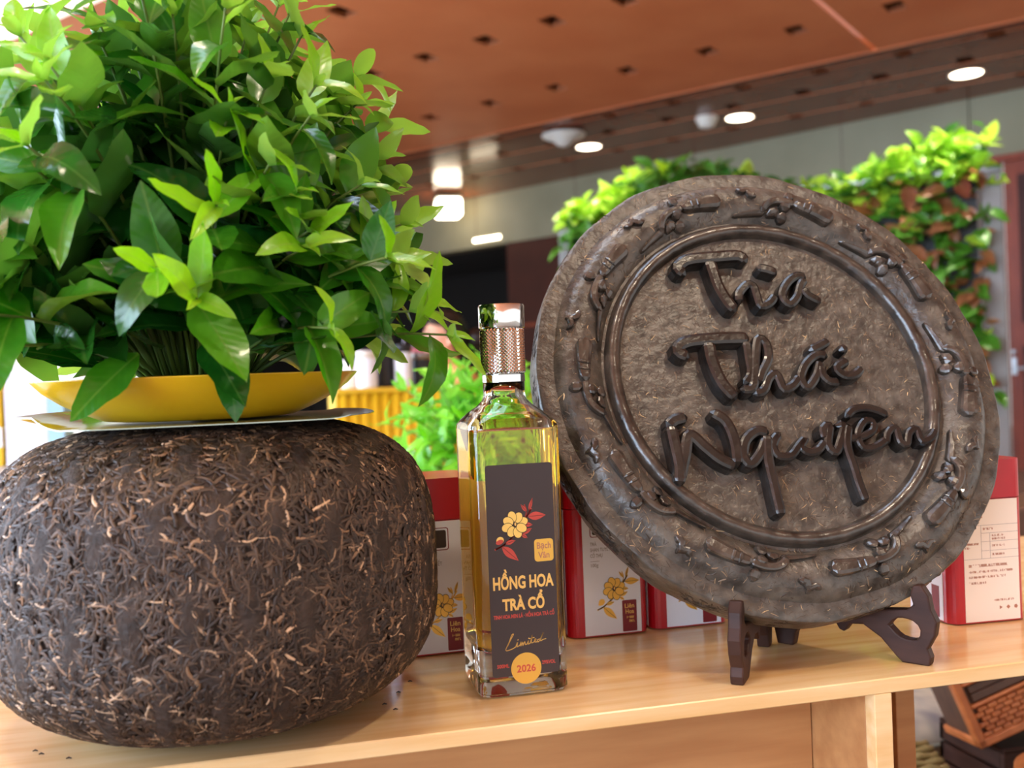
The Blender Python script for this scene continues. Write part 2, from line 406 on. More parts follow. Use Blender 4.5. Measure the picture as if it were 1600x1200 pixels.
bb = wbox('wall_alcove_side', 13, 13.2, FZ, 2.5, 0.0, 2.5, M['black']); tag(bb, kind='structure')
bc = wbox('wall_alcove_end', 5.85, 5.92, FZ, 1.87, 0.25, 2.5, M['brown']); tag(bc, kind='structure')
# door with frame
dr = wbox('door_1', -0.75, 0.19, FZ, 1.90, 0.03, 0.09, M['door']); tag(dr, kind='structure')
wbox('door_frame', 0.20, 0.36, FZ, 1.96, -0.02, 0.06, M['door'], dr, 0.004)
wbox('door_frame', -0.75, 0.20, 1.90, 1.96, -0.02, 0.06, M['door'], dr, 0.004)
wbox('handle_plate', 0.13, 0.17, 0.05, 0.20, 0.01, 0.03, M['metal'], dr, 0.003)
wbox('handle', 0.02, 0.16, 0.095, 0.115, -0.04, -0.015, M['metal'], dr, 0.006)
wbox('lock', 0.135, 0.165, 0.235, 0.265, -0.005, 0.03, M['metal'], dr, 0.004)
wbox('door_panel', -0.65, 0.08, 0.5, 1.78, 0.02, 0.03, M['brown'], dr, 0.004)
wbox('door_panel', -0.65, 0.08, -0.65, 0.30, 0.02, 0.03, M['brown'], dr, 0.004)
# left wall with tall daylight windows, out of frame to the left
wlft = box('wall_left', -4.4, -4.2, -5, 16, FZ, 0.0, M['wallp']); tag(wlft, kind='structure')
box('lintel', -4.4, -4.2, -5, 16, 2.3, 2.42, M['wallp'], wlft)
for k in range(8):
    y0 = -4.8 + k * 1.75
    box('pier', -4.4, -4.2, y0 - 0.2, y0, 0.0, 2.3, M['wallp'], wlft)
    if k < 7:
        wn = box('window_%d' % (k + 1), -4.36, -4.33, y0, y0 + 1.55, 0.0, 2.3, M['day']); tag(wn, kind='structure')
        box('window_frame', -4.33, -4.28, y0 + 0.75, y0 + 0.80, 0.0, 2.3, M['metal'], wn)
        box('window_frame', -4.33, -4.28, y0, y0 + 1.55, 1.1, 1.15, M['metal'], wn)

# light fixtures
def spot(parent, loc, power, col, size=1.6, blend=0.6, aim=None, rad=0.06):
    l = bpy.data.lights.new('lamp', 'SPOT'); l.energy = power; l.color = col; l.spot_size = size; l.spot_blend = blend; l.shadow_soft_size = rad
    o = bpy.data.objects.new('lamp', l); COL.objects.link(o); o.parent = parent; o.location = loc
    if aim is not None: o.rotation_euler = (Vector(aim)).to_track_quat('-Z', 'Y').to_euler()
    return o
def downlight(x, y, z, label, power, group=None, r=0.11, aim=None, col=WARM, size=1.7, rad=0.06):
    t = root('downlight', (x, y, z), label, 'downlight', group)
    lathe('trim_ring', [(r, 0.0), (r + 0.015, -0.004), (r + 0.018, 0.0), (r + 0.015, 0.003)], M['whitep'], t, 32)
    lathe('lens', [(0.001, -0.006), (r * 0.6, -0.006), (r, -0.002)], M['lamp'], t, 32, c0=True)
    spot(t, (0, 0, -0.02), power, col, size, 0.7, aim, rad)
    return t
ZF = CZ + 0.08
for a, nm in ((1.60, 'round ceiling downlight at the far right, nearest the door'), (3.53, 'middle round downlight in the dark ceiling, beside the smoke detector'), (5.15, 'round ceiling downlight glowing right of the ceiling speaker')):
    p = ab(a, 8.66, ZF); downlight(p.x, p.y, ZF, nm, P_DOWN, 'downlights in the far dark ceiling', r=0.12)
for x, y, aim, pw, nm in ((1.0, -0.5, (-0.30, 0.50, -1), 1.9, 'front'), (-0.5, 0.15, (0.25, 0.25, -1), 1.0, 'left'), (0.30, 1.55, (0.0, -0.25, -1), 1.0, 'rear')):
    downlight(x, y, CZ, 'round warm downlight in the copper ceiling, %s of the display table' % nm, P_KEY * pw, 'downlights over the display table', 0.08, aim, WARM, 1.3, 0.10)
for x, y, aim, pw, nm in ((2.60, 3.30, (0.03, 0.22, -1), 1.0, 'right'), (1.40, 4.30, (0.03, 0.20, -1), 0.8, 'left')):
    downlight(x, y, CZ, 'warm downlight over the %s end of the planted green wall' % nm, P_GREEN * pw, 'downlights over the green wall', 0.08, aim, (1.0, 0.95, 0.72), 0.62, 0.05)
t = root('led_ceiling_panel', (-0.05, 0.95, CZ), 'rectangular cool white LED panel in the copper ceiling above the display table', 'ceiling light')
box('diffuser', -0.70, 0.70, -0.36, 0.36, -0.012, -0.008, M['led'], t)
for c_ in ((-0.73, 0.73, -0.39, -0.36), (-0.73, 0.73, 0.36, 0.39), (-0.73, -0.70, -0.36, 0.36), (0.70, 0.73, -0.36, 0.36)): box('frame', *c_, -0.016, 0.0, M['whitep'], t, 0.002)
t = root('ceiling_speaker', ab(5.0, 7.95, ZF), 'wide white dish-shaped fitting under the dark glossy ceiling', 'ceiling fitting')
lathe('dish', [(0.02, -0.14), (0.06, -0.125), (0.10, -0.085), (0.20, -0.045), (0.21, -0.03), (0.20, -0.02), (0.06, -0.01)], M['whitep'], t, 32, c0=True)
lathe('stem', [(0.03, -0.02), (0.03, 0.0)], M['whitep'], t, 16)
t = root('smoke_detector', ab(3.75, 8.42, ZF), 'small round cream smoke detector beside the middle downlight', 'smoke detector')
lathe('base', [(0.10, 0.0), (0.10, -0.03), (0.085, -0.04)], M['whitep'], t, 24)
lathe('cap', [(0.085, -0.04), (0.07, -0.085), (0.03, -0.10), (0.002, -0.10)], M['whitep'], t, 24, c1=True)
p = wl(6.45, 2.33, -0.45)
t = root('square_lantern', (p.x, p.y, p.z), 'bright square white lantern hanging below the dark ceiling', 'lantern')
box('glowing_shade', -0.15, 0.15, -0.15, 0.15, -0.12, 0.10, M['lamp'], t, 0.03)
box('top_plate', -0.16, 0.16, -0.16, 0.16, 0.10, 0.115, M['metal'], t, 0.004); tube('rod', [(0, 0, 0.11), (0, 0, ZF - p.z)], 0.008, M['metal'], t)
cv = prism('trim_2', [(4.3, 1.2), (8.5, 1.2), (8.5, 3.22), (4.3, 3.22)], [], 0.008, lambda a, b, w: ab(a, b, CZ - 0.010 + w), M['cove']); tag(cv, kind='structure')
lv = wbox('wall_vent', 6.0, 6.45, 1.93, 1.97, -0.012, 0.0, M['lamp'], None, 0.003)
tag(lv, 'thin lit slot at the foot of the beige band above the dark opening', 'light')

# ================================================================== DISPLAY TABLE
TE = 0.604
t = root('display_table', (0.2, TE, FZ), 'light oak display table with thin top carrying the tea and the bottle', 'table')
tb = bm_obj('table_top', box_bm(-1.0, 1.0, 0.0, 0.42, -FZ - 0.0105, -FZ, 0.0008, 1), M['table'], t)
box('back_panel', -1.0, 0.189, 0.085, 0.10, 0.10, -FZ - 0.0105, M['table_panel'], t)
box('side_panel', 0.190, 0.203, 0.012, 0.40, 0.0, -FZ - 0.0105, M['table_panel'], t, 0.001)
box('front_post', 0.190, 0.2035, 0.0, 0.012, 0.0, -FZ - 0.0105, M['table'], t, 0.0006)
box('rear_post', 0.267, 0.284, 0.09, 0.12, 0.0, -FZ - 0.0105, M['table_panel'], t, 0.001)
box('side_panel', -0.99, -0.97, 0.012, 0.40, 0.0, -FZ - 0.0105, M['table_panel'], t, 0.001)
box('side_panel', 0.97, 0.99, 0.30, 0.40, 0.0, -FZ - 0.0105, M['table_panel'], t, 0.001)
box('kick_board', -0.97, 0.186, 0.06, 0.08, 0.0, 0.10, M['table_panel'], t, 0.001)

# ================================================================== COMPRESSED TEA BALL
BC = Vector((-0.0455, 0.70, 0)); BR, BTOP, BBOT, BMID = 0.1475, 0.1085, 0.088, 0.088
t = root('tea_ball', BC, 'huge dark brown ball of compressed tea leaves with curled straw flecks', 'pressed tea')
NT, NL = 3.5, 2.85      # squarer shoulders above, rounder below
def ball_scale(D):
    h = np.where(D[:, 2] >= 0, BTOP, BBOT); NB = np.where(D[:, 2] >= 0, NT, NL)
    rr = np.hypot(D[:, 0], D[:, 1])
    return ((rr / BR) ** NB + (np.abs(D[:, 2]) / h) ** NB) ** (-1 / NB)
def ball_normal(Pn):
    h = np.where(Pn[:, 2] >= 0, BTOP, BBOT); rr = np.maximum(np.hypot(Pn[:, 0], Pn[:, 1]), 1e-6); NB = np.where(Pn[:, 2] >= 0, NT, NL)
    gr = NB * rr ** (NB - 1) / BR ** NB; gz = NB * np.abs(Pn[:, 2]) ** (NB - 1) / h ** NB * np.sign(Pn[:, 2])
    n = np.stack([Pn[:, 0] / rr * gr, Pn[:, 1] / rr * gr, gz], 1); return n / np.linalg.norm(n, axis=1)[:, None]
RG = []
for i in range(1, 64):
    ph = -PI / 2 + PI * i / 64; ring = []
    D = np.array([(math.cos(ph) * math.cos(2 * PI * j / 128), math.cos(ph) * math.sin(2 * PI * j / 128), math.sin(ph) * 0.7) for j in range(128)])
    P = D * ball_scale(D)[:, None]; P *= (1 + 0.012 * np.sin(5 * P[:, [0]] * 40 + 3) * np.sin(P[:, [2]] * 60 + P[:, [1]] * 35)) * 0.995
    RG.append([(p[0], p[1], p[2] + BMID) for p in P])
rings('pressed_core', RG, M['tea_core'], t, True, True, True)

def strand_mesh(name, base, nrm, length, width, curv, ang, lift, tone, reproject, parent, K=5):
    """curled dry-tea slivers as one mesh; every sliver is a ridged ribbon with its own tone"""
    N = len(base)
    a = np.cross(nrm, np.array([0, 0, 1.0])); la = np.linalg.norm(a, axis=1); a[la < 1e-3] = (1, 0, 0); a /= np.linalg.norm(a, axis=1)[:, None]
    b = np.cross(nrm, a)
    V = np.zeros((N, K, 3, 3))
    for k in range(K):
        s = k / (K - 1) - 0.5
        th = ang + curv * s
        d0 = s * length * np.sinc(curv * s / (2 * PI) )
        dirv = a * np.cos((ang + th) / 2)[:, None] + b * np.sin((ang + th) / 2)[:, None]
        p = base + dirv * d0[:, None]
        p, n = reproject(p)
        tv = a * np.cos(th)[:, None] + b * np.sin(th)[:, None]
        side = np.cross(n, tv); side /= np.linalg.norm(side, axis=1)[:, None]
        wv = width * (0.35 + 0.65 * math.sin(PI * (k + 0.6) / (K + 0.2)))
        hh = lift * math.sin(PI * (k + 0.5) / K)
        V[:, k, 0] = p - side * wv[:, None] / 2 - n * 0.0004
        V[:, k, 1] = p + n * (hh + wv * 0.2)[:, None]
        V[:, k, 2] = p + side * wv[:, None] / 2 - n * 0.0004
    V = V.reshape(-1, 3)
    fl_ = []
    for k in range(K - 1):
        o = k * 3
        fl_ += [(o, o + 1, o + 4, o + 3), (o + 1, o + 2, o + 5, o + 4)]
    fl_ = np.array(fl_)
    Fa = (fl_[None] + (np.arange(N) * K * 3)[:, None, None]).reshape(-1, 4)
    me = bpy.data.meshes.new(name); me.vertices.add(len(V)); me.vertices.foreach_set('co', V.ravel())
    me.loops.add(Fa.size); me.loops.foreach_set('vertex_index', Fa.ravel().astype(np.int32))
    me.polygons.add(len(Fa)); me.polygons.foreach_set('loop_start', np.arange(0, Fa.size, 4, dtype=np.int32))
    me.update(calc_edges=True); me.validate()
    ca = me.color_attributes.new('tone', 'FLOAT_COLOR', 'POINT')
    c4 = np.ones((len(V), 4)); c4[:, :3] = np.repeat(tone, K * 3, axis=0); ca.data.foreach_set('color', c4.ravel())
    return tag(link(name, me, parent, M['tea_strand']), kind='stuff')

def tones(N, probs, cols):
    idx = rng.choice(len(cols), N, p=probs); c = np.array([lin(q)[:3] for q in cols])[idx]
    return c * rng.uniform(0.7, 1.3, (N, 1))
N = 34000
D = rng.normal(size=(N, 3)); D[:, 2] *= 0.8; D /= np.linalg.norm(D, axis=1)[:, None]
P = D * ball_scale(D)[:, None]
def rep_ball(p):
    s = ball_scale(p); q = p * s[:, None]; n = ball_normal(q); return q + np.array([0, 0, BMID]), n
keep = P[:, 2] > -BBOT * 0.985; P = P[keep]; N = len(P)
tn = tones(N, [0.34, 0.37, 0.20, 0.065, 0.025], [(52, 39, 31), (72, 56, 44), (98, 77, 60), (142, 110, 82), (200, 166, 132)])
big = rng.random(N)
strand_mesh('tea_strands', P, ball_normal(P), rng.uniform(0.004, 0.0135, N) * (1 + 0.6 * (big > 0.95)), rng.uniform(0.0008, 0.0026, N), rng.normal(0, 1.3, N), rng.uniform(-PI, PI, N) * 0.55, rng.uniform(0.0, 0.0006, N), tn, rep_ball, t)
# crumbs that fell on the table
for k, (cx, cy) in enumerate(((-0.155, 0.655), (-0.150, 0.648), (-0.132, 0.635), (0.060, 0.668), (0.072, 0.690), (0.083, 0.712), (0.066, 0.655))):
    V, F = tube_vf([(cx - .0015, cy, .0006), (cx, cy + .0006, .0009), (cx + .0016, cy - .0003, .0006)], [.0003, .0006, .0003], 5)
    tag(mesh_obj('tea_crumb', V, F, M['tea_core']), 'tiny dark tea crumb fallen on the oak table beside the ball', 'crumb', 'tea crumbs around the ball')

# sheet under the bowl
bm = bmesh.new(); nx, ny = 30, 16; vs = []
for i in range(nx + 1):
    for j in range(ny + 1):
        u = i / nx; v = j / ny
        p_ = 2 * u - 1; q_ = 2 * v - 1; kk = max(abs(p_), abs(q_)) / max(1e-6, (abs(p_) ** 3.5 + abs(q_) ** 3.5) ** (1 / 3.5))
        x = -0.050 + 0.112 * p_ * kk; y = 0.706 + 0.100 * q_ * kk
        z = 0.1968 + 0.008 * max(0, (0.14 - u) / 0.14) ** 1.5 + 0.0015 * max(0, (u - 0.88) / 0.12) ** 2
        vs.append(bm.verts.new((x, y, z)))
for i in range(nx):
    for j in range(ny):
        k = i * (ny + 1) + j; bm.faces.new((vs[k], vs[k + ny + 1], vs[k + ny + 2], vs[k + 1]))
r = bmesh.ops.extrude_face_region(bm, geom=bm.faces[:])
for v in [g for g in r['geom'] if isinstance(g, bmesh.types.BMVert)]: v.co.z += 0.0006
bmesh.ops.recalc_face_normals(bm, faces=bm.faces[:])
o = bm_obj('metal_sheet', bm, M['tray'], None, False); tag(o, 'thin shiny metal sheet with curled left corner under the yellow bowl', 'metal sheet')

# ================================================================== LEAVES AND BUSHES
def leaf_mesh(name, m, w, fold, bend, twist, wave=0.0, nl=8):
    V = []; F = []
    for i in range(nl + 1):
        t_ = i / nl; hw = w * (math.sin(PI * min(1, t_ ** 0.82)) ** 0.75) * (1 - 0.25 * t_) + 0.004
        if i == nl: hw = 0.002
        a = bend * t_; y = math.sin(a) / bend if abs(bend) > 1e-3 else t_; z = -(1 - math.cos(a)) / bend if abs(bend) > 1e-3 else 0
        tw = twist * t_
        for s in (-1, -0.55, 0, 0.55, 1):
            x = s * hw; h = abs(s) * hw * math.tan(fold) * (1 if abs(s) < 0.9 else 0.93) + wave * math.sin(t_ * 14 + s) * abs(s) * 0.02
            V.append((x * math.cos(tw) - h * math.sin(tw), y - h * math.sin(a) * 0, z + x * math.sin(tw) + h * math.cos(tw)))
    for i in range(nl):
        for j in range(4):
            k = i * 5 + j; F.append((k, k + 1, k + 6, k + 5))
    me = bpy.data.meshes.new(name); me.from_pydata(V, [], F); me.update()
    me.polygons.foreach_set('use_smooth', [True] * len(F)); me.materials.append(m); return me
def leaf_set(m, wide=0.20):
    return [leaf_mesh('leaf', m, wide * k, f, b, tw, 1.0) for k, f, b, tw in ((1.0, 0.25, 0.5, 0.1), (0.92, 0.45, 0.9, -0.2), (1.1, 0.15, 0.25, 0.25), (0.85, 0.6, 0.7, 0.35), (1.0, 0.3, 1.3, -0.1), (1.05, 0.2, -0.35, 0.15))]
LS = {k: leaf_set(M[k], w) for k, w in (('leaf0', 0.255), ('leaf1', 0.245), ('leaf2', 0.205), ('leafb', 0.19), ('leafw', 0.30), ('leafy', 0.34), ('leafr', 0.30))}

def basis(d, n, l, p):
    d = d.normalized(); x = d.cross(n)
    if x.length < 1e-4: x = d.cross(Vector((1, 0, 0)))
    x.normalize(); n = x.cross(d)
    return Matrix(((x.x * l, d.x * l, n.x * l, p.x), (x.y * l, d.y * l, n.y * l, p.y), (x.z * l, d.z * l, n.z * l, p.z), (0, 0, 0, 1)))

def place_leaves(parent, pl, limit=300):
    """pl: (score, kind, variant, matrix). The best-seen ones are leaf objects, the rest one mesh"""
    pl.sort(key=lambda q: -q[0])
    for s, k, v, mx in pl[:limit]:
        o = link('leaf', LS[k][v], parent); o.matrix_local = mx
    rest = pl[limit:]
    if rest:
        kinds = sorted({q[1] for q in rest}); V = []; F = []; mi = []
        for s, k, v, mx in rest:
            o = len(V); me = LS[k][v]; V += [mx @ w.co for w in me.vertices]
            for f in me.polygons: F.append(tuple(i + o for i in f.vertices)); mi.append(kinds.index(k))
        me = bpy.data.meshes.new('inner_leaves'); me.from_pydata([tuple(v) for v in V], [], F)
        for k in kinds: me.materials.append(M[k])
        me.polygons.foreach_set('material_index', mi); me.polygons.foreach_set('use_smooth', [True] * len(F)); me.update()
        tag(link('inner_leaves', me, parent), kind='stuff')

def bush(parent, org, R, Hh, nst, leaf_len, seed, kinds=('leaf0', 'leaf1', 'leaf2'), limit=300, base_r=0.035, low=1.5, nleaf=(7, 10), stem_r=0.0017, clear=None, clear_r=0.13, extra=()):
    rd = random.Random(seed); pl = []; cdir = (CAM - org).normalized()
    for i in range(nst):
        u = (i + 0.5) / nst; th = math.acos(1 - u * (1 - math.cos(low))); ph = i * 2.39996 + rd.uniform(-0.3, 0.3)
        f = rd.uniform(0.84, 1.06)
        E = Vector((math.sin(th) * math.cos(ph) * R * f, math.sin(th) * math.sin(ph) * R * f, math.cos(th) * Hh * f + 0.004))
        S = Vector((math.cos(ph) * base_r * math.sqrt(u), math.sin(ph) * base_r * math.sqrt(u), 0))
        Cc = S * 0.6 + Vector((E.x * 0.32, E.y * 0.32, E.z * 0.62 + 0.02))
        B = lambda q: S * (1 - q) ** 2 + Cc * (2 * q * (1 - q)) + E * q * q
        pts = [B(k / 8) for k in range(9)]
        tube('stem', pts, [stem_r * (1 - 0.55 * k / 8) for k in range(9)], M['stem'], parent, 5)
        nl = rd.randint(*nleaf); g0 = rd.uniform(0, 6.28)
        for k in range(nl + 3):
            tip = k >= nl
            q = 0.30 + 0.66 * (k + 0.5) / nl if not tip else 0.985
            p = B(q); T = (B(min(1, q + 0.02)) - B(q - 0.02)).normalized()
            g = g0 + k * 2.39996
            a = T.cross(Vector((0.2, 0.1, 1))).normalized(); b = T.cross(a)
            side = a * math.cos(g) + b * math.sin(g)
            if tip:
                j = k - nl; sp = (0.12, 0.55, 0.75)[j]; l = leaf_len * (0.48, 0.62, 0.72)[j] * rd.uniform(0.75, 1.1); kd = kinds[2]
                if j == 0: l *= 0.75
            else:
                sp = rd.uniform(0.75, 1.35); l = leaf_len * (0.72 + 0.5 * math.sin(PI * min(1, q))) * rd.uniform(0.8, 1.15)
                kd = kinds[0] if q < 0.66 else (kinds[1] if rd.random() < 0.75 else kinds[0])
                if q > 0.86 and rd.random() < 0.35: kd = kinds[2]
            d = (T * math.cos(sp) + side * math.sin(sp)).normalized()
            if not tip: d = (d + Vector((0, 0, 0.12))).normalized()
            n = (T * 0.9 - side * 0.5 + Vector((0, 0, 0.8)) + Vector((rd.uniform(-.4, .4), rd.uniform(-.4, .4), 0)))
            rad_ = math.hypot(p.x, p.y)
            if clear is not None and p.z + (d.z - 0.30) * l < clear and rad_ < clear_r: d.z = max(abs(d.z), (clear - p.z) / l + 0.38); d.normalize()
            v = rd.randrange(6) if not (tip and k == nl) else 3
            mx = basis(d, n, l, p)
            mid = p + d * l * 0.5; sc_ = mid.normalized().dot(cdir) * 0.8 + (mid.length / max(R, Hh)) * 1.0
            pl.append((sc_, kd, v, mx))
    for p, d, n, l, kd, v in extra: pl.append((9, kd, v, basis(Vector(d), Vector(n), l, Vector(p))))
    place_leaves(parent, pl, limit)

BO = Vector((-0.0525, 0.70, 0.1985))
t = root('potted_tea_bush', BO, 'leafy green tea bush in a shallow yellow bowl on the tea ball', 'plant')
def oval(r, z, k=1.0): return [(r * math.cos(2 * PI * j / 72), r * k * math.sin(2 * PI * j / 72), z) for j in range(72)]
rings('bowl', [oval(r * 1.065, z, 0.92) for r, z in ((0.050, 0.000), (0.058, 0.0008), (0.070, 0.006), (0.082, 0.0125), (0.0925, 0.0205), (0.0985, 0.0272), (0.0990, 0.0280), (0.0978, 0.0282), (0.0915, 0.0222), (0.080, 0.014), (0.060, 0.007))], M['bowl'], t, True, True, True)
rings('soil', [oval(r, z, 0.92) for r, z in ((0.088, 0.0195), (0.06, 0.024), (0.02, 0.026))], M['soil'], t, True, False, True)
sub = bpy.data.objects.new('foliage', None); COL.objects.link(sub); sub.parent = t; sub.location = (0.001, 0, 0.024); sub.empty_display_size = 0.01
_r = random.Random(21); RIMLEAVES = ()
for k in range(34):        # low leaves fanning out just over the rim of the bowl
    g = 2 * PI * k / 34 + _r.uniform(-0.08, 0.08); r0_ = _r.uniform(0.055, 0.088); z0_ = _r.uniform(0.012, 0.045)
    RIMLEAVES += (((r0_ * math.cos(g), r0_ * 0.92 * math.sin(g), z0_), (math.cos(g + _r.uniform(-.5, .5)), math.sin(g + _r.uniform(-.5, .5)), _r.uniform(0.12, 0.45)), (_r.uniform(-.3, .3), _r.uniform(-.5, .1), 1), _r.uniform(0.044, 0.062), _r.choice(('leaf0', 'leaf0', 'leaf1')), _r.choice((0, 2, 5))),)
bush(sub, BO + Vector((0, 0, 0.15)), 0.170, 0.290, 104, 0.055, 5, low=1.52, nleaf=(8, 11), clear=0.005, clear_r=0.11,
     extra=RIMLEAVES + (((-0.028, -0.090, 0.018), (-0.70, -0.30, -0.62), (-0.3, -0.8, 0.6), 0.054, 'leaf1', 2), ((0.022, -0.098, 0.020), (0.10, -0.35, -0.85), (0.1, -0.8, 0.4), 0.046, 'leaf0', 0), ((0.010, -0.097, 0.024), (0.35, -0.4, -0.55), (0.1, -0.6, 0.6), 0.050, 'leaf0', 2), ((0.045, -0.088, 0.022), (0.5, -0.5, -0.1), (0.1, -0.4, 0.8), 0.050, 'leaf0', 5)))

# second bush further back on a side table
t = root('side_table', (0.33, 1.62, FZ), 'low oak side table behind the red boxes carrying the second bush', 'table')
box('table_top', -0.24, 0.24, -0.25, 0.25, -FZ - 0.03, -FZ - 0.001, M['table'], t, 0.002)
for sx in (-1, 1):
    for sy in (-1, 1): box('leg', sx * 0.21 - 0.02, sx * 0.21 + 0.02, sy * 0.22 - 0.02, sy * 0.22 + 0.02, 0, -FZ - 0.03, M['table_panel'], t, 0.001)
B2 = Vector((0.325, 1.62, 0.0))
t = root('potted_tea_bush', B2, 'bright green tea bush out of focus behind the bottle', 'plant')
lathe('bowl', [(0.06, 0), (0.075, 0.01), (0.10, 0.035), (0.099, 0.037), (0.07, 0.012)], M['bowl'], t, 48, True, True, True)
lathe('soil', [(0.093, 0.03), (0.03, 0.034)], M['soil'], t, 40, True, False, True)
sub = bpy.data.objects.new('foliage', None); COL.objects.link(sub); sub.parent = t; sub.location = (0, 0, 0.03); sub.empty_display_size = 0.01
bush(sub, B2 + Vector((0, 0, 0.12)), 0.165, 0.235, 52, 0.062, 9, kinds=('leafb', 'leafb', 'leafb'), low=1.5, nleaf=(5, 7), base_r=0.05)

# ================================================================== BOTTLE
BX, BY = 0.1548, 0.684
t = root('liquor_bottle', (BX, BY, 0), 'tall square glass bottle of amber liquor with black label and chrome cap', 'bottle')
def sq(a, n, z, k=64):
    out = []
    for j in range(k):
        g = 2 * PI * (j + 0.5) / k; c, s = math.cos(g), math.sin(g)
        r = a / ((abs(c) ** n + abs(s) ** n) ** (1 / n)); out.append((r * c, r * s, z))
    return out
HW = 0.0317
outer = [sq(HW - 0.004, 7, 0.0006), sq(HW - 0.0012, 9, 0.0014), sq(HW, 10, 0.004), sq(HW, 10, 0.010), sq(HW, 10, 0.182), sq(HW - 0.0004, 9, 0.1855), sq(HW - 0.0022, 7.5, 0.1880), sq(0.0250, 4.5, 0.1935), sq(0.0190, 2.8, 0.1985), sq(0.0158, 2.1, 0.2025), sq(0.0148, 2, 0.2060), sq(0.0148, 2, 0.2150)]
inner = [sq(0.0110, 2, 0.2150), sq(0.0110, 2, 0.2050), sq(0.0150, 2.6, 0.1985), sq(0.0205, 4.0, 0.1935), sq(HW - 0.0052, 7, 0.1865), sq(HW - 0.0042, 8, 0.182), sq(HW - 0.0042, 8, 0.036), sq(HW - 0.0060, 6, 0.0315), sq(HW - 0.012, 4, 0.0300)]
rings('glass_body', outer + inner, M['glass'], t, True, True, True)
liq = [sq(HW - 0.0119, 4, 0.0299), sq(HW - 0.0059, 6, 0.0314), sq(HW - 0.0041, 8, 0.036), sq(HW - 0.0041, 8, 0.1815), sq(HW - 0.0041, 8, 0.1822)]
rings('liquor', liq, M['liquor'], t, True, True, True)
cp = lathe('cap', [(0.0140, 0.2145), (0.0152, 0.2150), (0.0152, 0.2200), (0.0146, 0.2205), (0.0146, 0.2530), (0.0162, 0.2532), (0.0165, 0.2540), (0.0165, 0.2685), (0.0160, 0.2697), (0.0120, 0.2700)], M['chrome'], t, 64, True, True, True)
md = cp.modifiers.new('edge', 'EDGE_SPLIT'); md.split_angle = 0.7
V = []; F = []; nk, rk = 72, 26
for i in range(rk + 1):
    for j in range(nk):
        r = 0.0152 + (0.00075 if (i + j) % 2 == 0 else 0.0) if 0 < i < rk else 0.0150
        g = 2 * PI * j / nk; V.append((r * math.cos(g), r * math.sin(g), 0.2206 + 0.0323 * i / rk))
for i in range(rk):
    for j in range(nk):
        k = (j + 1) % nk; a, b, c, d = i * nk + j, i * nk + k, (i + 1) * nk + k, (i + 1) * nk + j
        F += [(a, b, c), (a, c, d)] if (i + j) % 2 == 0 else [(a, b, d), (b, c, d)]
mesh_obj('knurled_band', V, F, M['chrome'], cp, False)
# label
YF = -HW - 0.0001
LX = 0.0008
lab = flat('label', [rrect(LX - 0.0235, LX + 0.0235, 0.0150, 0.1590, 0.0022)], YF, M['label'], t, 0.00035)
YL = YF - 0.00036
mesh_obj('back_label', [(-0.026, HW + 0.0002, 0.033), (0.026, HW + 0.0002, 0.033), (0.026, HW + 0.0002, 0.146), (-0.026, HW + 0.0002, 0.146)], [(0, 1, 2, 3)], M['paper'], t)
def art(y, s, cx, cz, leafm, petm, linem, parent, tw=1.0):
    """camellia sprig: branch, leaves, bud and an eight-petalled flower"""
    q = lambda x, z: (cx + x * s * tw, cz + z * s)
    br = ribbon([q(-1.15, -1.05), q(-0.7, -0.85), q(-0.3, -0.55), q(0.2, -0.1), q(0.6, 0.5), q(1.0, 1.1)], 0.09 * s) + ribbon([q(0.62, 0.55), q(0.72, 1.0), q(0.62, 1.35)], 0.06 * s)
    flat('branch', br, y, leafm, parent)
    for (x, z, l, w, a) in ((0.78, 0.68, 1.05, 0.23, 0.02), (0.72, 0.95, 0.55, 0.09, 2.2), (0.86, 1.0, 0.75, 0.09, 1.25), (0.55, 0.25, 0.5, 0.13, -0.1), (0.45, -0.25, 0.6, 0.13, 0.45), (0.4, -0.3, 0.4, 0.1, -0.6), (-0.55, -0.75, 0.6, 0.12, 0.25), (-0.75, -0.9, 1.25, 0.24, -0.75)):
        X, Z = q(x, z); lf = flat('printed_leaf', [leafpoly(X, Z, l * s, w * s, a)], y - 0.00006, leafm, parent)
        flat('printed_vein', ribbon([(X, Z), (X + l * s * 0.9 * math.cos(a), Z + l * s * 0.9 * math.sin(a))], 0.022 * s), y - 0.0002, linem, parent)
    X, Z = q(-0.85, -0.55); flat('printed_bud', [ellipse(X, Z, 0.22 * s, 0.2 * s, 0.6)], y - 0.00008, petm, parent)
    flat('printed_bud_cup', [ellipse(X - 0.03 * s, Z - 0.09 * s, 0.22 * s, 0.13 * s, 0.3)], y - 0.0002, leafm, parent)
    for k in range(8):
        g = 2 * PI * k / 8 + 0.3; rr = 0.42 if k % 2 else 0.47
        X, Z = q(0.02 + rr * math.cos(g), 0.28 + rr * math.sin(g))
        flat('printed_petal', [ellipse(X, Z, 0.335 * s, 0.265 * s, g)], y - 0.0002 - 0.00006 * k, linem, parent)
        flat('printed_petal', [ellipse(X, Z, 0.305 * s, 0.235 * s, g)], y - 0.00023 - 0.00006 * k, petm, parent)
    X, Z = q(0.02, 0.28); flat('printed_stamen', [ellipse(X, Z, 0.12 * s, 0.17 * s)] , y - 0.00072, linem, parent)
    flat('printed_stamen', [ellipse(X + 0.02 * s, Z + 0.03 * s, 0.05 * s, 0.1 * s)], y - 0.00085, M['gold_print'], parent)
art(YL, 0.0122, LX - 0.0045, 0.1145, M['redp'], M['petal'], M['inkd'], lab)
text('lettering', 'HỒNG HOA', 0.0118, LX, 0.0745, YL, M['gold_print'], lab, bold=0.0004, width=0.0425)
text('lettering', 'TRÀ CỔ', 0.0108, LX, 0.0600, YL, M['gold_print'], lab, bold=0.0004, width=0.0295)
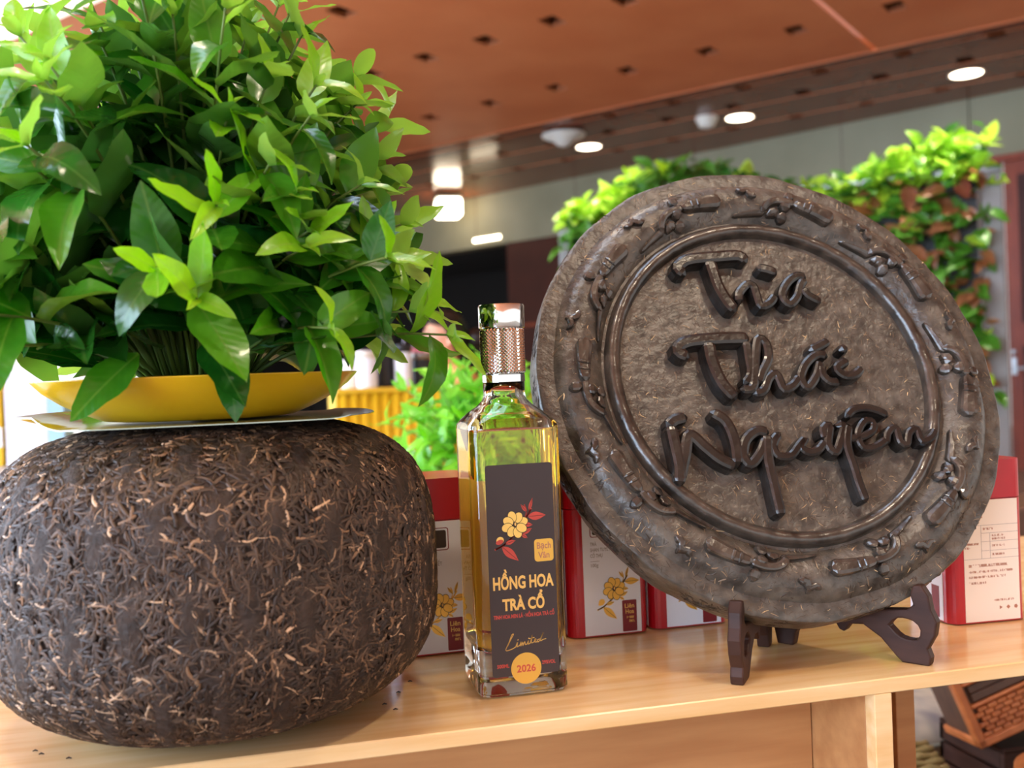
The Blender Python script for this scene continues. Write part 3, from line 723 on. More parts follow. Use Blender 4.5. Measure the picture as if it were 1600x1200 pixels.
text('lettering', 'TINH HOA MEN LÁ · HỒN HOA TRÀ CỔ', 0.0036, LX, 0.0545, YL, M['redp'], lab, bold=0.0001, width=0.0425)
text('lettering', '500ML', 0.0034, LX - 0.0160, 0.0212, YL, M['redp'], lab, bold=0.00008, width=0.0085)
text('lettering', '29%VOL', 0.0034, LX + 0.0160, 0.0212, YL, M['redp'], lab, bold=0.00008, width=0.0095)
strokes = [[(-0.0125, 0.0362), (-0.0095, 0.0415), (-0.0080, 0.0440), (-0.0092, 0.0436), (-0.0115, 0.0385), (-0.0138, 0.0335), (-0.0100, 0.0338), (-0.0068, 0.0352)],
           [(-0.0068, 0.0352), (-0.0055, 0.0382), (-0.0058, 0.0352), (-0.0040, 0.0362)],
           [(-0.0040, 0.0356), (-0.0030, 0.0382), (-0.0032, 0.0356), (-0.0018, 0.0380), (-0.0018, 0.0356), (-0.0004, 0.0382), (0.0000, 0.0360), (0.0012, 0.0366)],
           [(0.0012, 0.0364), (0.0022, 0.0386), (0.0020, 0.0362), (0.0034, 0.0370)], [(0.0034, 0.0366), (0.0050, 0.0420), (0.0042, 0.0370), (0.0056, 0.0372)], [(0.0030, 0.0398), (0.0064, 0.0404)],
           [(0.0056, 0.0372), (0.0076, 0.0386), (0.0070, 0.0394), (0.0064, 0.0374), (0.0080, 0.0372)], [(0.0104, 0.0390), (0.0088, 0.0386), (0.0086, 0.0372), (0.0100, 0.0378), (0.0128, 0.0430), (0.0106, 0.0378), (0.0125, 0.0384), (0.0146, 0.0388)],
           [(-0.0052, 0.0396), (-0.0049, 0.0400)], [(0.0024, 0.0400), (0.0027, 0.0404)]]
for s in strokes: flat('pen_stroke', ribbon([(x + LX, z - 0.0005) for x, z in s], 0.00055), YL, M['gold_print'], lab)
bd = flat('name_badge', [rrect(LX + 0.0088, LX + 0.0222, 0.0915, 0.1068, 0.0022)], YL, M['gold'], lab, 0.0002)
text('badge_lettering', 'Bạch', 0.0062, LX + 0.0155, 0.1003, YL - 0.00022, M['inkb'], lab, bold=0.0001, width=0.0098)
text('badge_lettering', 'Vân', 0.0062, LX + 0.0155, 0.0938, YL - 0.00022, M['inkb'], lab, bold=0.0001, width=0.0080)
sk = flat('gold_seal', [ellipse(LX, 0.0196, 0.0106, 0.0106, 0, 40)], YL, M['gold'], t, 0.0003)
text('seal_lettering', '2026', 0.0068, LX, 0.0173, YL - 0.00032, M['redp'], sk, bold=0.00014, width=0.0132)

# ================================================================== GIFT BOXES
def gift_box(loc, rz, w, d, h, label, side='front', group='red tea gift boxes in a row behind the bottle'):
    t = root('gift_box', loc, label, 'gift box', group, rz)
    lz = h * 0.765
    def rr(x0, x1, y0, y1, z0, z1, r, nm, m):
        o2 = rrect(x0, x1, y0, y1, r, 6); return prism(nm, o2, [], z1 - z0, lambda u, v, w_: Vector((u, v, z0 + w_)), m, t)
    rr(-w / 2, w / 2, 0, d, 0.001, lz - 0.0006, 0.010, 'body', M['red'])
    rr(-w / 2 + 0.002, w / 2 - 0.002, 0.002, d - 0.002, lz - 0.0006, lz, 0.009, 'seam', M['maroon'])
    rr(-w / 2, w / 2, 0, d, lz, h, 0.010, 'lid', M['red'])
    x0, x1 = -w / 2 + 0.0125, w / 2 - 0.0075
    pn = flat('front_panel', [[(x0, 0.002), (x1, 0.002), (x1, lz - 0.001), (x0, lz - 0.001)]], -0.0001, M['cream'] if side == 'back' else M['white'], t, 0.0003)
    Y = -0.00042; cx = (x0 + x1) / 2
    # panel on the left flank
    sp = bm_obj('side_panel', box_bm(-w / 2 - 0.0004, -w / 2, 0.011, d - 0.008, 0.002, lz - 0.001), M['white'], t)
    bm_obj('side_tag', box_bm(-w / 2 - 0.0007, -w / 2 - 0.0004, 0.016, 0.026, 0.004, 0.030), M['maroon'], sp)
    if side == 'front':
        art(Y, 0.0125, cx + 0.001, 0.036, M['gold'], M['gold'], M['inkd'], pn)
        flat('brand_tag', [rrect(x1 - 0.0165, x1 - 0.004, 0.003, 0.0290, 0.0008)], Y, M['maroon'], pn, 0.0002)
        xc = x1 - 0.01025
        for s, z, sz, wd_ in (('Liên', 0.0225, 0.0052, 0.0082), ('Hoa', 0.0178, 0.0052, 0.0074)):
            text('tag_lettering', s, sz, xc, z, Y - 0.00022, M['gold_print'], pn, bold=0.00008, width=wd_)
        flat('small_print', small_print(x1 - 0.0128, 0.0138, 0.0072, 0.0020, 4) + small_print(x1 - 0.0108, 0.0106, 0.0052, 0.0020, 5), Y - 0.00022, M['gold_print'], pn)
        for s, z, wd_ in (('TRÀ', 0.0760, 0.0055), ('SHAN TUYẾT', 0.0712, 0.0175), ('CỔ THỤ', 0.0664, 0.0105), ('100g', 0.0585, 0.0062)):
            text('lettering', s, 0.0042, x0 + 0.0065 + wd_ / 2, z, Y, M['ink'], pn, width=wd_)
        flat('rule', [[(x0 + 0.0065, 0.0630), (x0 + 0.014, 0.0630), (x0 + 0.014, 0.0633), (x0 + 0.0065, 0.0633)]], Y, M['ink'], pn)
        flat('emblem_frame', [rrect(x0 + 0.0065, x0 + 0.030, 0.083, 0.101, 0.002)], Y, M['maroon'], pn, 0.0001)
        flat('emblem_field', [rrect(x0 + 0.0072, x0 + 0.0293, 0.0837, 0.1003, 0.0016)], Y - 0.00012, M['white'], pn, 0.0001)
        flat('emblem_mark', [rrect(x0 + 0.0085, x0 + 0.028, 0.085, 0.0990, 0.0016)], Y - 0.00024, M['inkd'], pn, 0.0001)
    else:
        k = M['inkb']
        text('lettering', 'Liên', 0.0062, x0 + 0.0130, 0.0930, Y, k, pn, width=0.0095); text('lettering', 'Hoa', 0.0062, x0 + 0.0130, 0.0872, Y, k, pn, width=0.0090)
        hl = lambda z, a=x0, b=x1: [(a, z), (b, z), (b, z + 0.0002), (a, z + 0.0002)]
        vl = lambda x, a, b: [(x, a), (x + 0.0002, a), (x + 0.0002, b), (x, b)]
        flat('table_rules', [hl(0.081), hl(0.0745, x0 + 0.016), hl(0.0675, x0 + 0.016), hl(0.060, x0 + 0.016), hl(0.0535), vl(x0 + 0.016, 0.0535, 0.081), vl(x0 + 0.024, 0.0535, 0.0745)], Y, M['ink'], pn)
        rows = ((0.018, 0.0772, 0.010, 0.0018), (0.026, 0.0715, 0.012, 0.0017), (0.026, 0.0688, 0.013, 0.0017), (0.026, 0.0632, 0.013, 0.0017), (0.026, 0.0560, 0.011, 0.0017), (0.001, 0.0652, 0.0138, 0.0017), (0.001, 0.0622, 0.005, 0.0017),
                (0.004, 0.0470, 0.036, 0.0022), (0.004, 0.0422, 0.041, 0.0018), (0.004, 0.0378, 0.034, 0.0018), (0.004, 0.0330, 0.016, 0.0018), (0.026, 0.0180, 0.020, 0.0016))
        for i, (xx, z, wd_, hh_) in enumerate(rows): flat('small_print', small_print(x0 + xx, z, min(wd_, x1 - x0 - xx - 0.001), hh_, 30 + i), Y, k, pn)
        flat('print_icon', [ellipse(x1 - 0.018 + 0.007 * i, 0.0125, 0.0018, 0.0018, 0, 3 + i) for i in range(3)], Y, k, pn)
    return t
gift_box((0.114, 0.7725, 0), math.radians(1.0), 0.063, 0.064, 0.140, 'red and white gift box between the tea ball and the bottle')
gift_box((0.1865, 0.776, 0), math.radians(0.0), 0.068, 0.064, 0.140, 'red gift box seen through and just right of the bottle')
gift_box((0.2585, 0.776, 0), math.radians(0.0), 0.0690, 0.064, 0.140, 'red gift box showing its gold flower under the left edge of the disc')
gift_box((0.3315, 0.779, 0), math.radians(0.0), 0.0690, 0.064, 0.140, 'red gift box mostly hidden by the disc, white panel above the stand')
gift_box((0.562, 0.7005, 0), math.radians(-3.0), 0.070, 0.066, 0.1345, 'red gift box with a cream panel of small print right of the disc', 'back')

# ================================================================== TEA DISC
DR = 0.1881
dyaw, dlean = math.radians(-2.25), math.radians(23.35)
dn = Vector((math.sin(dyaw) * math.cos(dlean), -math.cos(dyaw) * math.cos(dlean), math.sin(dlean)))
de1 = Vector((math.cos(dyaw), math.sin(dyaw), 0)); de2 = dn.cross(de1)
if de2.z < 0: de2 = -de2
dc = Vector((0.3745, 0.70, 0.2107)); db = dc - de2 * DR
t = root('tea_disc', (0, 0, 0), 'large round dark pressed tea cake with raised lettering leaning on a stand', 'pressed tea')
t.matrix_world = Matrix(((de1.x, de2.x, dn.x, db.x), (de1.y, de2.y, dn.y, db.y), (de1.z, de2.z, dn.z, db.z), (0, 0, 0, 1)))
prof = [(0.005, 0.0), (0.05, 0.0), (0.09, 0.0), (0.119, -0.0005), (0.1235, 0.000), (0.1290, 0.0006), (0.1345, 0.0006), (0.1385, 0.0004), (0.1410, 0.0024), (0.1460, 0.0062), (0.1530, 0.0092), (0.1600, 0.0098), (0.1665, 0.0084), (0.1710, 0.0056), (0.1738, 0.0018), (0.1752, 0.0), (0.1820, -0.0002), (0.1868, -0.0004), (0.1880, -0.0012), (0.1884, -0.0028), (0.1884, -0.0150), (0.1876, -0.0300), (0.1862, -0.0335), (0.1840, -0.0345), (0.10, -0.0345), (0.02, -0.0345)]
pr_r = np.array([p[0] for p in prof[:20]]); pr_z = np.array([p[1] for p in prof[:20]])
RG = []
for r, z in prof:
    ring = []
    for j in range(160):
        g = 2 * PI * j / 160
        k = 1 + (0.004 * math.sin(7 * g + 1) * math.sin(3 * g) + 0.003 * math.sin(19 * g) + random.uniform(-0.0015, 0.0015)) * max(0, (r - 0.15) / 0.04)
        ring.append((r * k * math.cos(g), DR + r * k * math.sin(g), z + random.uniform(-0.0002, 0.0002)))
    RG.append(ring)
rings('raised_ring', [[(r * math.cos(2 * PI * j / 160), DR + r * math.sin(2 * PI * j / 160), z + 0.0003 * math.sin(j * 1.7)) for j in range(160)] for r, z in ((0.1238, -0.0008), (0.1246, 0.0042), (0.1265, 0.0068), (0.1292, 0.0080), (0.1320, 0.0078), (0.1344, 0.0060), (0.1360, 0.0030), (0.1366, -0.0008))], M['relief'], t)
o = rings('pressed_body', RG, M['disc'], t, True, True, True); md = o.modifiers.new('crisp_edge', 'EDGE_SPLIT'); md.split_angle = 0.6
# straw slivers pressed into the face
N = 9000
rr_ = np.sqrt(rng.uniform(0.0, 1, N)) * 0.187; gg = rng.uniform(0, 2 * PI, N)
def rep_disc(p):
    r = np.hypot(p[:, 0], p[:, 1]); k = np.minimum(1, 0.1872 / np.maximum(r, 1e-6)); p = p * np.stack([k, k, k], 1); r = np.hypot(p[:, 0], p[:, 1])
    q = p.copy(); q[:, 2] = np.interp(r, pr_r, pr_z); n = np.zeros_like(q); n[:, 2] = 1
    return q + np.array([0, DR, 0]), n
base = np.stack([rr_ * np.cos(gg), rr_ * np.sin(gg), np.zeros(N)], 1); nn_ = np.zeros((N, 3)); nn_[:, 2] = 1
tn = tones(N, [0.40, 0.30, 0.20, 0.08, 0.02], [(60, 48, 38), (88, 74, 60), (118, 98, 76), (160, 134, 100), (206, 176, 128)])
strand_mesh('straw_slivers', base, nn_, rng.uniform(0.0015, 0.0065, N), rng.uniform(0.0004, 0.0014, N), rng.normal(0, 0.5, N), rng.uniform(-PI, PI, N), rng.uniform(0.0, 0.0001, N), tn, rep_disc, t, 4)
N = 1500
g2 = rng.uniform(0, 2 * PI, N); zz = rng.uniform(-0.024, -0.004, N); base = np.stack([0.187 * np.cos(g2), 0.187 * np.sin(g2), zz], 1); nr = np.stack([np.cos(g2), np.sin(g2), np.zeros(N)], 1)
def rep_rim(p):
    g = np.arctan2(p[:, 1], p[:, 0]); z = np.clip(p[:, 2], -0.028, -0.002); r = np.interp(-z, [0.002, 0.003, 0.015, 0.030], [0.1880, 0.1884, 0.1884, 0.1876])
    n = np.stack([np.cos(g), np.sin(g), np.zeros(len(g))], 1); return np.stack([r * np.cos(g), r * np.sin(g) + DR, z], 1), n
strand_mesh('straw_slivers', base, nr, rng.uniform(0.003, 0.010, N), rng.uniform(0.0005, 0.0012, N), rng.normal(0, 0.9, N), rng.uniform(-PI, PI, N), rng.uniform(0, 0.0004, N), tones(N, [0.5, 0.35, 0.15], [(48, 39, 32), (70, 58, 47), (98, 82, 64)]), rep_rim, t, 4)

def relief(P, width, height, base_h, taper0=1.0, taper1=1.0, rnd=True):
    """raised stroke: vertical sides and a rounded top, following a 2-D path (metres, disc plane)"""
    P = spline(P, 0.0022); n = len(P); V = []; F = []
    L = [0.0]
    for i in range(1, n): L.append(L[-1] + np.linalg.norm(P[i] - P[i - 1]))
    T = L[-1] or 1e-6
    prof = ((-0.52, -1), (-0.5, 0.70), (-0.42, 0.92), (-0.22, 1.0), (0.22, 1.0), (0.42, 0.92), (0.5, 0.70), (0.52, -1))
    for i in range(n):
        d = P[min(i + 1, n - 1)] - P[max(i - 1, 0)]; d = d / (np.linalg.norm(d) or 1); nv = np.array([-d[1], d[0]])
        s = L[i] / T; w = width * (taper0 + (taper1 - taper0) * s)
        e = min(L[i], T - L[i]) / (width * 0.5)
        kw = math.sqrt(max(0.0, 1 - (1 - min(1, e)) ** 2)) if rnd else 1
        w *= max(0.30, kw)
        for u, h in prof:
            q = P[i] + nv * u * w
            bz = base_h(q) if callable(base_h) else base_h
            z = bz - 0.001 if h < 0 else bz + height * h * (0.8 + 0.2 * kw)
            V.append((q[0], q[1] + DR, z))
    m = len(prof)
    for i in range(n - 1):
        for j in range(m - 1):
            a = i * m + j; F.append((a, a + 1, a + m + 1, a + m))
    F.append(tuple(range(m))); F.append(tuple(range((n - 1) * m, n * m))[::-1])
    return V, F
LET = {
    'T': (9.5, [[(-60.1, 85.3), (-65.5, 91.2), (-62.5, 95.9), (-53.6, 99.8), (-28.1, 101.7), (-12.0, 102.0), (-6.1, 95.9)], [(-38.5, 98.9), (-37.3, 88.3), (-35.4, 73.7), (-30.5, 60.4), (-25.3, 51.7)]]),
    'r': (6.8, [[(-20.5, 59.0), (-19.3, 67.6), (-11.1, 75.5), (-5.8, 74.2), (-4.7, 64.3), (-3.2, 56.2), (5.0, 58.8), (11.7, 66.2)]]),
    'accent': (7.5, [[(1.1, 91.1), (9.6, 89.1), (17.7, 85.4)]]),
    'a': (6.8, [[(41.8, 80.7), (33.8, 82.7), (23.3, 75.8), (16.9, 64.9), (21.2, 57.2), (29.3, 63.4), (35.4, 74.9), (41.1, 80.1)], [(35.2, 72.0), (38.1, 65.5), (43.3, 61.3), (49.2, 58.2)]]),
    'T2': (9.5, [[(-70.8, 14.0), (-78.7, 19.2), (-76.6, 24.5), (-67.1, 28.0), (-42.7, 29.4), (-18.8, 29.1)], [(-53.1, 27.5), (-53.4, 10.1), (-48.9, -8.8), (-40.2, -21.9)]]),
    'h': (7.0, [[(-22.0, 27.0), (-23.1, 11.6), (-24.4, -1.9), (-31.4, -10.1)], [(-19.9, -10.1), (-15.3, -1.2), (-7.3, 11.0), (-6.6, 23.7), (-11.6, 27.7), (-15.8, 18.5), (-21.3, -2.0), (-25.9, -13.5), (-35.4, -14.2)], [(-25.8, -17.8), (-16.9, -15.5), (-10.5, -5.7), (-3.9, -2.2), (-2.0, -8.2), (0.0, -15.2), (8.1, -12.4), (15.9, -4.6)]]),
    'a2': (6.8, [[(42.9, 10.7), (34.7, 12.7), (23.8, 6.0), (16.1, -5.7), (19.4, -14.5), (29.2, -5.2), (35.6, 7.7)], [(35.2, 3.9), (34.5, -5.4), (39.6, -11.1), (47.6, -11.4)]]),
    'accent2': (7.0, [[(28.4, 16.3), (37.5, 19.8), (47.5, 24.5)]]),
    'i': (7.0, [[(59.6, 7.3), (48.1, 1.1), (51.9, -5.6), (61.8, -5.5), (69.5, 0.8)], [(53.4, 15.3), (61.3, 17.9)]]),
    'N': (8.5, [[(-98.7, -41.1), (-91.8, -35.9), (-81.3, -33.9)], [(-95.9, -39.3), (-95.3, -55.4), (-94.8, -71.7), (-96.9, -85.7)], [(-96.3, -82.4), (-88.8, -63.2), (-82.5, -48.1), (-72.4, -58.1), (-62.8, -67.7), (-50.7, -74.8)], [(-50.0, -73.9), (-49.0, -54.4), (-52.9, -38.9), (-63.0, -30.7)]]),
    'g': (7.6, [[(-19.7, -49.3), (-29.7, -47.8), (-39.9, -54.9), (-44.0, -66.8), (-39.8, -73.0), (-30.4, -65.0), (-23.2, -53.2)], [(-22.1, -50.7), (-25.6, -70.8), (-25.6, -89.2), (-25.4, -103.8), (-25.4, -114.4)]]),
    'u': (6.2, [[(-22.0, -59.4), (-13.6, -51.7), (-19.0, -59.6), (-17.2, -67.8), (-7.1, -68.4), (1.5, -60.7), (7.3, -55.9), (2.7, -61.8), (7.3, -66.6), (16.0, -65.1), (23.6, -57.8)]]),
    'y': (6.8, [[(23.6, -57.8), (23.7, -49.0), (29.5, -46.7), (24.6, -62.0), (29.6, -67.4), (36.3, -57.5), (41.1, -47.3), (35.0, -46.0)], [(45.2, -46.0), (39.7, -62.8), (40.6, -79.7), (41.6, -95.8), (43.5, -107.8)]]),
    'e': (5.8, [[(41.6, -57.8), (53.5, -56.8), (63.9, -52.2), (65.7, -45.4), (59.0, -44.6), (50.9, -54.6), (52.4, -65.1), (61.9, -65.6), (74.3, -59.5)]]),
    'accent3': (6.2, [[(44.4, -40.7), (52.4, -34.7), (63.5, -33.7), (73.5, -36.8), (80.4, -41.4)]]),
    'n': (5.8, [[(71.9, -64.1), (76.2, -54.4), (83.7, -51.1), (84.2, -62.7), (89.1, -64.5), (93.9, -55.3), (101.1, -53.1), (102.1, -62.6), (110.5, -60.4), (117.5, -53.4)]])}
for k, (w, ss) in LET.items():
    V, F = merge([relief([(x / 1000, y / 1000) for x, y in s], w * 1.18 / 1000, 0.0122 + 0.0007 * (i % 2), 0.0) for i, s in enumerate(ss)])
    mesh_obj('raised_accent' if k.startswith('accent') else 'raised_letter', V, F, M['disc_dark'], t, False)
bh = lambda q: float(np.interp(math.hypot(q[0], q[1]), pr_r, pr_z)) - 0.0006
def polar(a, r): a = math.radians(a); return (r * math.cos(a), r * math.sin(a))
for a0 in (93, 55, 16, -22, -56, -91, -125, -159, 167, 130):
    q = lambda s, r: polar(a0 - 33 * s, r)        # s runs clockwise from the needle to the stock
    parts = [relief([q(0.0, .1425), q(0.16, .1440), q(0.34, .1462)], 0.0055, 0.0043, bh, 0.35, 1.0),                      # needle
             relief([q(0.30, .1450), q(0.33, .1500), q(0.40, .1545), q(0.50, .1562), q(0.62, .1555)], 0.0059, 0.0061, bh), # curved neck
             relief([q(0.60, .1556), q(0.72, .1550), q(0.84, .1545), q(1.0, .1540)], 0.0111, 0.0070, bh, 0.7, 1.25),       # stock
             relief([q(0.52, .1480), q(0.53, .1560)], 0.0097, 0.0068, bh), relief([q(0.51, .1395), q(0.52, .1470)], 0.0101, 0.0057, bh),
             relief([q(0.56, .1590), q(0.57, .1680)], 0.0078, 0.0054, bh), relief([q(0.36, .1435), q(0.42, .1465), q(0.47, .1440)], 0.0062, 0.0054, bh),
             relief([q(0.70, .1505), q(0.71, .1598)], 0.0031, 0.0078, bh), relief([q(0.76, .1500), q(0.77, .1600)], 0.0031, 0.0081, bh)]
    parts = [([(v[0], v[1], v[2]) for v in V_], F_) for V_, F_ in parts]
    V, F = merge(parts); mesh_obj('raised_ornament', V, F, M['relief'], t, False)
for a0, r0 in ((88, .161), (50, .160), (14, .160), (-25, .158), (-60, .163), (-95, .164), (-128, .165), (-160, .165), (163, .164), (126, .163)):
    q = lambda s, r: polar(a0 - s, r0 + r)
    V, F = merge([relief([q(-2.6, 0.004), q(-1.2, 0.0015), q(0.4, 0.003), q(1.2, -0.001), q(3.2, -0.0025)], 0.0058, 0.0048, bh, 0.6, 1.0), relief([q(0.6, 0.002), q(0.8, 0.0065)], 0.0040, 0.0044, bh)])
    mesh_obj('raised_comma', V, F, M['relief'], t, False)

# ================================================================== STAND
t = root('disc_stand', (0.371, 0.715, 0), 'small dark carved wooden easel holding up the tea disc', 'stand')
SO = [(0.000, 0.0), (0.012, 0.0), (0.014, 0.010), (0.020, 0.022), (0.030, 0.028), (0.042, 0.027), (0.047, 0.018), (0.0505, 0.0165), (0.055, 0.023), (0.064, 0.024), (0.076, 0.016), (0.086, 0.004), (0.090, 0.0), (0.108, 0.0), (0.109, 0.006), (0.107, 0.012), (0.112, 0.022), (0.1135, 0.032), (0.110, 0.040), (0.1085, 0.050), (0.104, 0.0575), (0.0985, 0.057), (0.0965, 0.050), (0.0985, 0.043), (0.094, 0.039), (0.080, 0.0375), (0.060, 0.0365), (0.045, 0.040), (0.030, 0.050), (0.018, 0.080), (0.010, 0.118), (0.002, 0.128), (-0.004, 0.120), (-0.003, 0.070), (-0.004, 0.020)]
HO = [(0.082, 0.026), (0.090, 0.0185), (0.100, 0.018), (0.1025, 0.025), (0.098, 0.031), (0.088, 0.032)]
for fx, fy, nm in ((0.301, 0.629, 'side_frame'), (0.4435, 0.6235, 'side_frame')):
    h0 = Vector((0.3655 if fx < 0.37 else 0.3775, 0.712, 0)); d = (Vector((fx, fy, 0)) - h0); Ls = d.length; d.normalize(); nrm = Vector((-d.y, d.x, 0))
    k = Ls / 0.103
    prism(nm, [(u * k, v) for u, v in SO], [[(p[0] * k, p[1]) for p in spline(HO + HO[:1], 0.003)[:-1]]], 0.0095, lambda u, v, w, h0=h0, d=d, nrm=nrm: h0 + d * u + nrm * (w - 0.00475) + Vector((0, 0, v)) - Vector((0.371, 0.715, 0)), M['stand'], t, 0.0012)
tube('hinge_pin', [(0.0005, -0.001, 0.028), (0.0005, -0.001, 0.045)], 0.003, M['metal'], t, 10)

# ================================================================== GREEN WALL
G0 = Vector((2.845, 3.448, 0)); G1 = Vector((1.392, 4.57, 0)); GD = (G1 - G0).normalized(); GN = Vector((-GD.y, GD.x, 0)); GL = (G1 - G0).length
if GN.y > 0: GN = -GN
t = root('green_wall', (G0.x, G0.y, FZ), 'freestanding planted green wall with metal frame behind the tea disc', 'green wall')
def gw(s, d, z): return GD * s + GN * d + Vector((0, 0, z - FZ))
def gbox(name, s0, s1, d0, d1, z0, z1, m):
    bm = box_bm(s0, s1, d0, d1, z0, z1)
    for v in bm.verts: v.co = gw(*v.co)
    bmesh.ops.recalc_face_normals(bm, faces=bm.faces[:]); return bm_obj(name, bm, m, t)
gbox('backing', 0.06, GL, -0.10, -0.02, FZ, 0.96, M['blackp'])
gbox('post', -0.03, 0.04, -0.10, 0.03, FZ, 0.985, M['postgrey']); gbox('post', GL, GL + 0.05, -0.10, 0.03, FZ, 0.985, M['postgrey'])
gbox('top_rail', -0.03, GL + 0.05, 0.02, 0.05, 0.965, 0.985, M['metal'])
for i in range(8): gbox('planting_pocket', 0.06, GL, -0.02, 0.01, 0.80 - 0.19 * i, 0.86 - 0.19 * i, M['blackp'])
rd = random.Random(3); pl = []
for i in range(2600):
    s = rd.uniform(0.02, GL); top = rd.random() < 0.40
    if top:
        hgt = 0.24 * (0.55 + 0.45 * math.sin(s * 5.0 + 1.3)) if s > 0.2 else 0.20
        z = 0.93 + rd.uniform(0, 1) ** 1.3 * hgt; d = rd.uniform(-0.14, 0.07)
    else:
        z = rd.uniform(0.05, 0.95); d = rd.uniform(0.0, 0.09)
        if z < 0.2 and rd.random() < 0.4: continue
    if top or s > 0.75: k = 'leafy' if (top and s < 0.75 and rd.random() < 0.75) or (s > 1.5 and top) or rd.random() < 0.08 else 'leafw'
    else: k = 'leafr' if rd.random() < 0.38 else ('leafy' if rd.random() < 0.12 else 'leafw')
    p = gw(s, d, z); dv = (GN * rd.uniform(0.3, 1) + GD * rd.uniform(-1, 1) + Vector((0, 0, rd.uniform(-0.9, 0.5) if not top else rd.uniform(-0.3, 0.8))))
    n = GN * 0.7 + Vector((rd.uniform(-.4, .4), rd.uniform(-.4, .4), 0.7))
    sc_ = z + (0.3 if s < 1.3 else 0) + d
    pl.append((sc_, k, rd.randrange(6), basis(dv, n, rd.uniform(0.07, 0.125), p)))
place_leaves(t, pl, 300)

# ================================================================== PEOPLE AND COUNTER IN THE BACK
CT = 0.18
t = root('skirted_counter', (0.18, 3.62, FZ), 'counter draped in pleated yellow satin behind the second bush', 'counter')
V = []; F = []; n = 150; path = []
for i in range(n + 1): path.append((0.0 + 1.3 * i / n, -0.30))
for k, (x, y) in enumerate(path):
    o = 0.016 * math.sin(k * 1.55)
    V += [(x, y + o * 0.4, CT - FZ), (x, y + o - 0.005, CT - FZ - 0.4), (x, y + o * 1.3 - 0.02, 0.02)]
for k in range(n):
    for r in range(2): a = k * 3 + r; F.append((a, a + 1, a + 4, a + 3))
o = mesh_obj('pleated_skirt', V, F, M['skirt'], t, True); sm = o.modifiers.new('cloth', 'SOLIDIFY'); sm.thickness = 0.004
box('counter_top', 0.0, 1.3, -0.31, 0.30, CT - FZ - 0.005, CT - FZ + 0.012, M['skirt'], t, 0.004)
box('side_panel', 0.0, 0.02, -0.28, 0.29, 0.0, CT - FZ - 0.006, M['skirt'], t); box('side_panel', 1.28, 1.30, -0.28, 0.29, 0.0, CT - FZ - 0.006, M['skirt'], t)
def canister(x, y, r, h, m, m2, label, cat):
    t = root('tea_canister', (x, y, CT + 0.012), label, cat)
    lathe('body', [(r * 0.96, 0), (r, 0.004), (r, h * 0.8)], m, t, 24, True, True); lathe('lid', [(r * 1.04, h * 0.8), (r * 1.04, h * 0.96), (r * 0.9, h)], m2, t, 24, True, True, True)
canister(0.235, 3.50, 0.028, 0.10, M['cream'], M['whitep'], 'small cream canister at the left end of the yellow counter', 'canister')
canister(0.295, 3.46, 0.036, 0.13, M['white'], M['whitep'], 'white canister standing left on the yellow counter', 'canister')
canister(0.365, 3.52, 0.034, 0.22, M['blackp'], M['blackp'], 'tall black canister on the yellow counter', 'canister')
canister(0.425, 3.48, 0.030, 0.15, M['white'], M['blackp'], 'white canister with black lid beside the tall black one', 'canister')
canister(0.50, 3.55, 0.036, 0.12, M['blackp'], M['metal'], 'black canister with metal lid nearest the seated person', 'canister')
t = root('paper_bag', (0.47, 3.66, CT + 0.012), 'pink paper bag standing behind the canisters on the yellow counter', 'bag')
box('bag_body', -0.05, 0.05, -0.03, 0.03, 0, 0.14, M['pink'], t, 0.003); box('bag_label', -0.03, 0.03, -0.0308, -0.03, 0.02, 0.07, M['white'], t)
tube('handle', [(-0.02, 0, 0.14), (-0.015, 0, 0.18), (0.015, 0, 0.18), (0.02, 0, 0.14)], 0.002, M['white'], t)

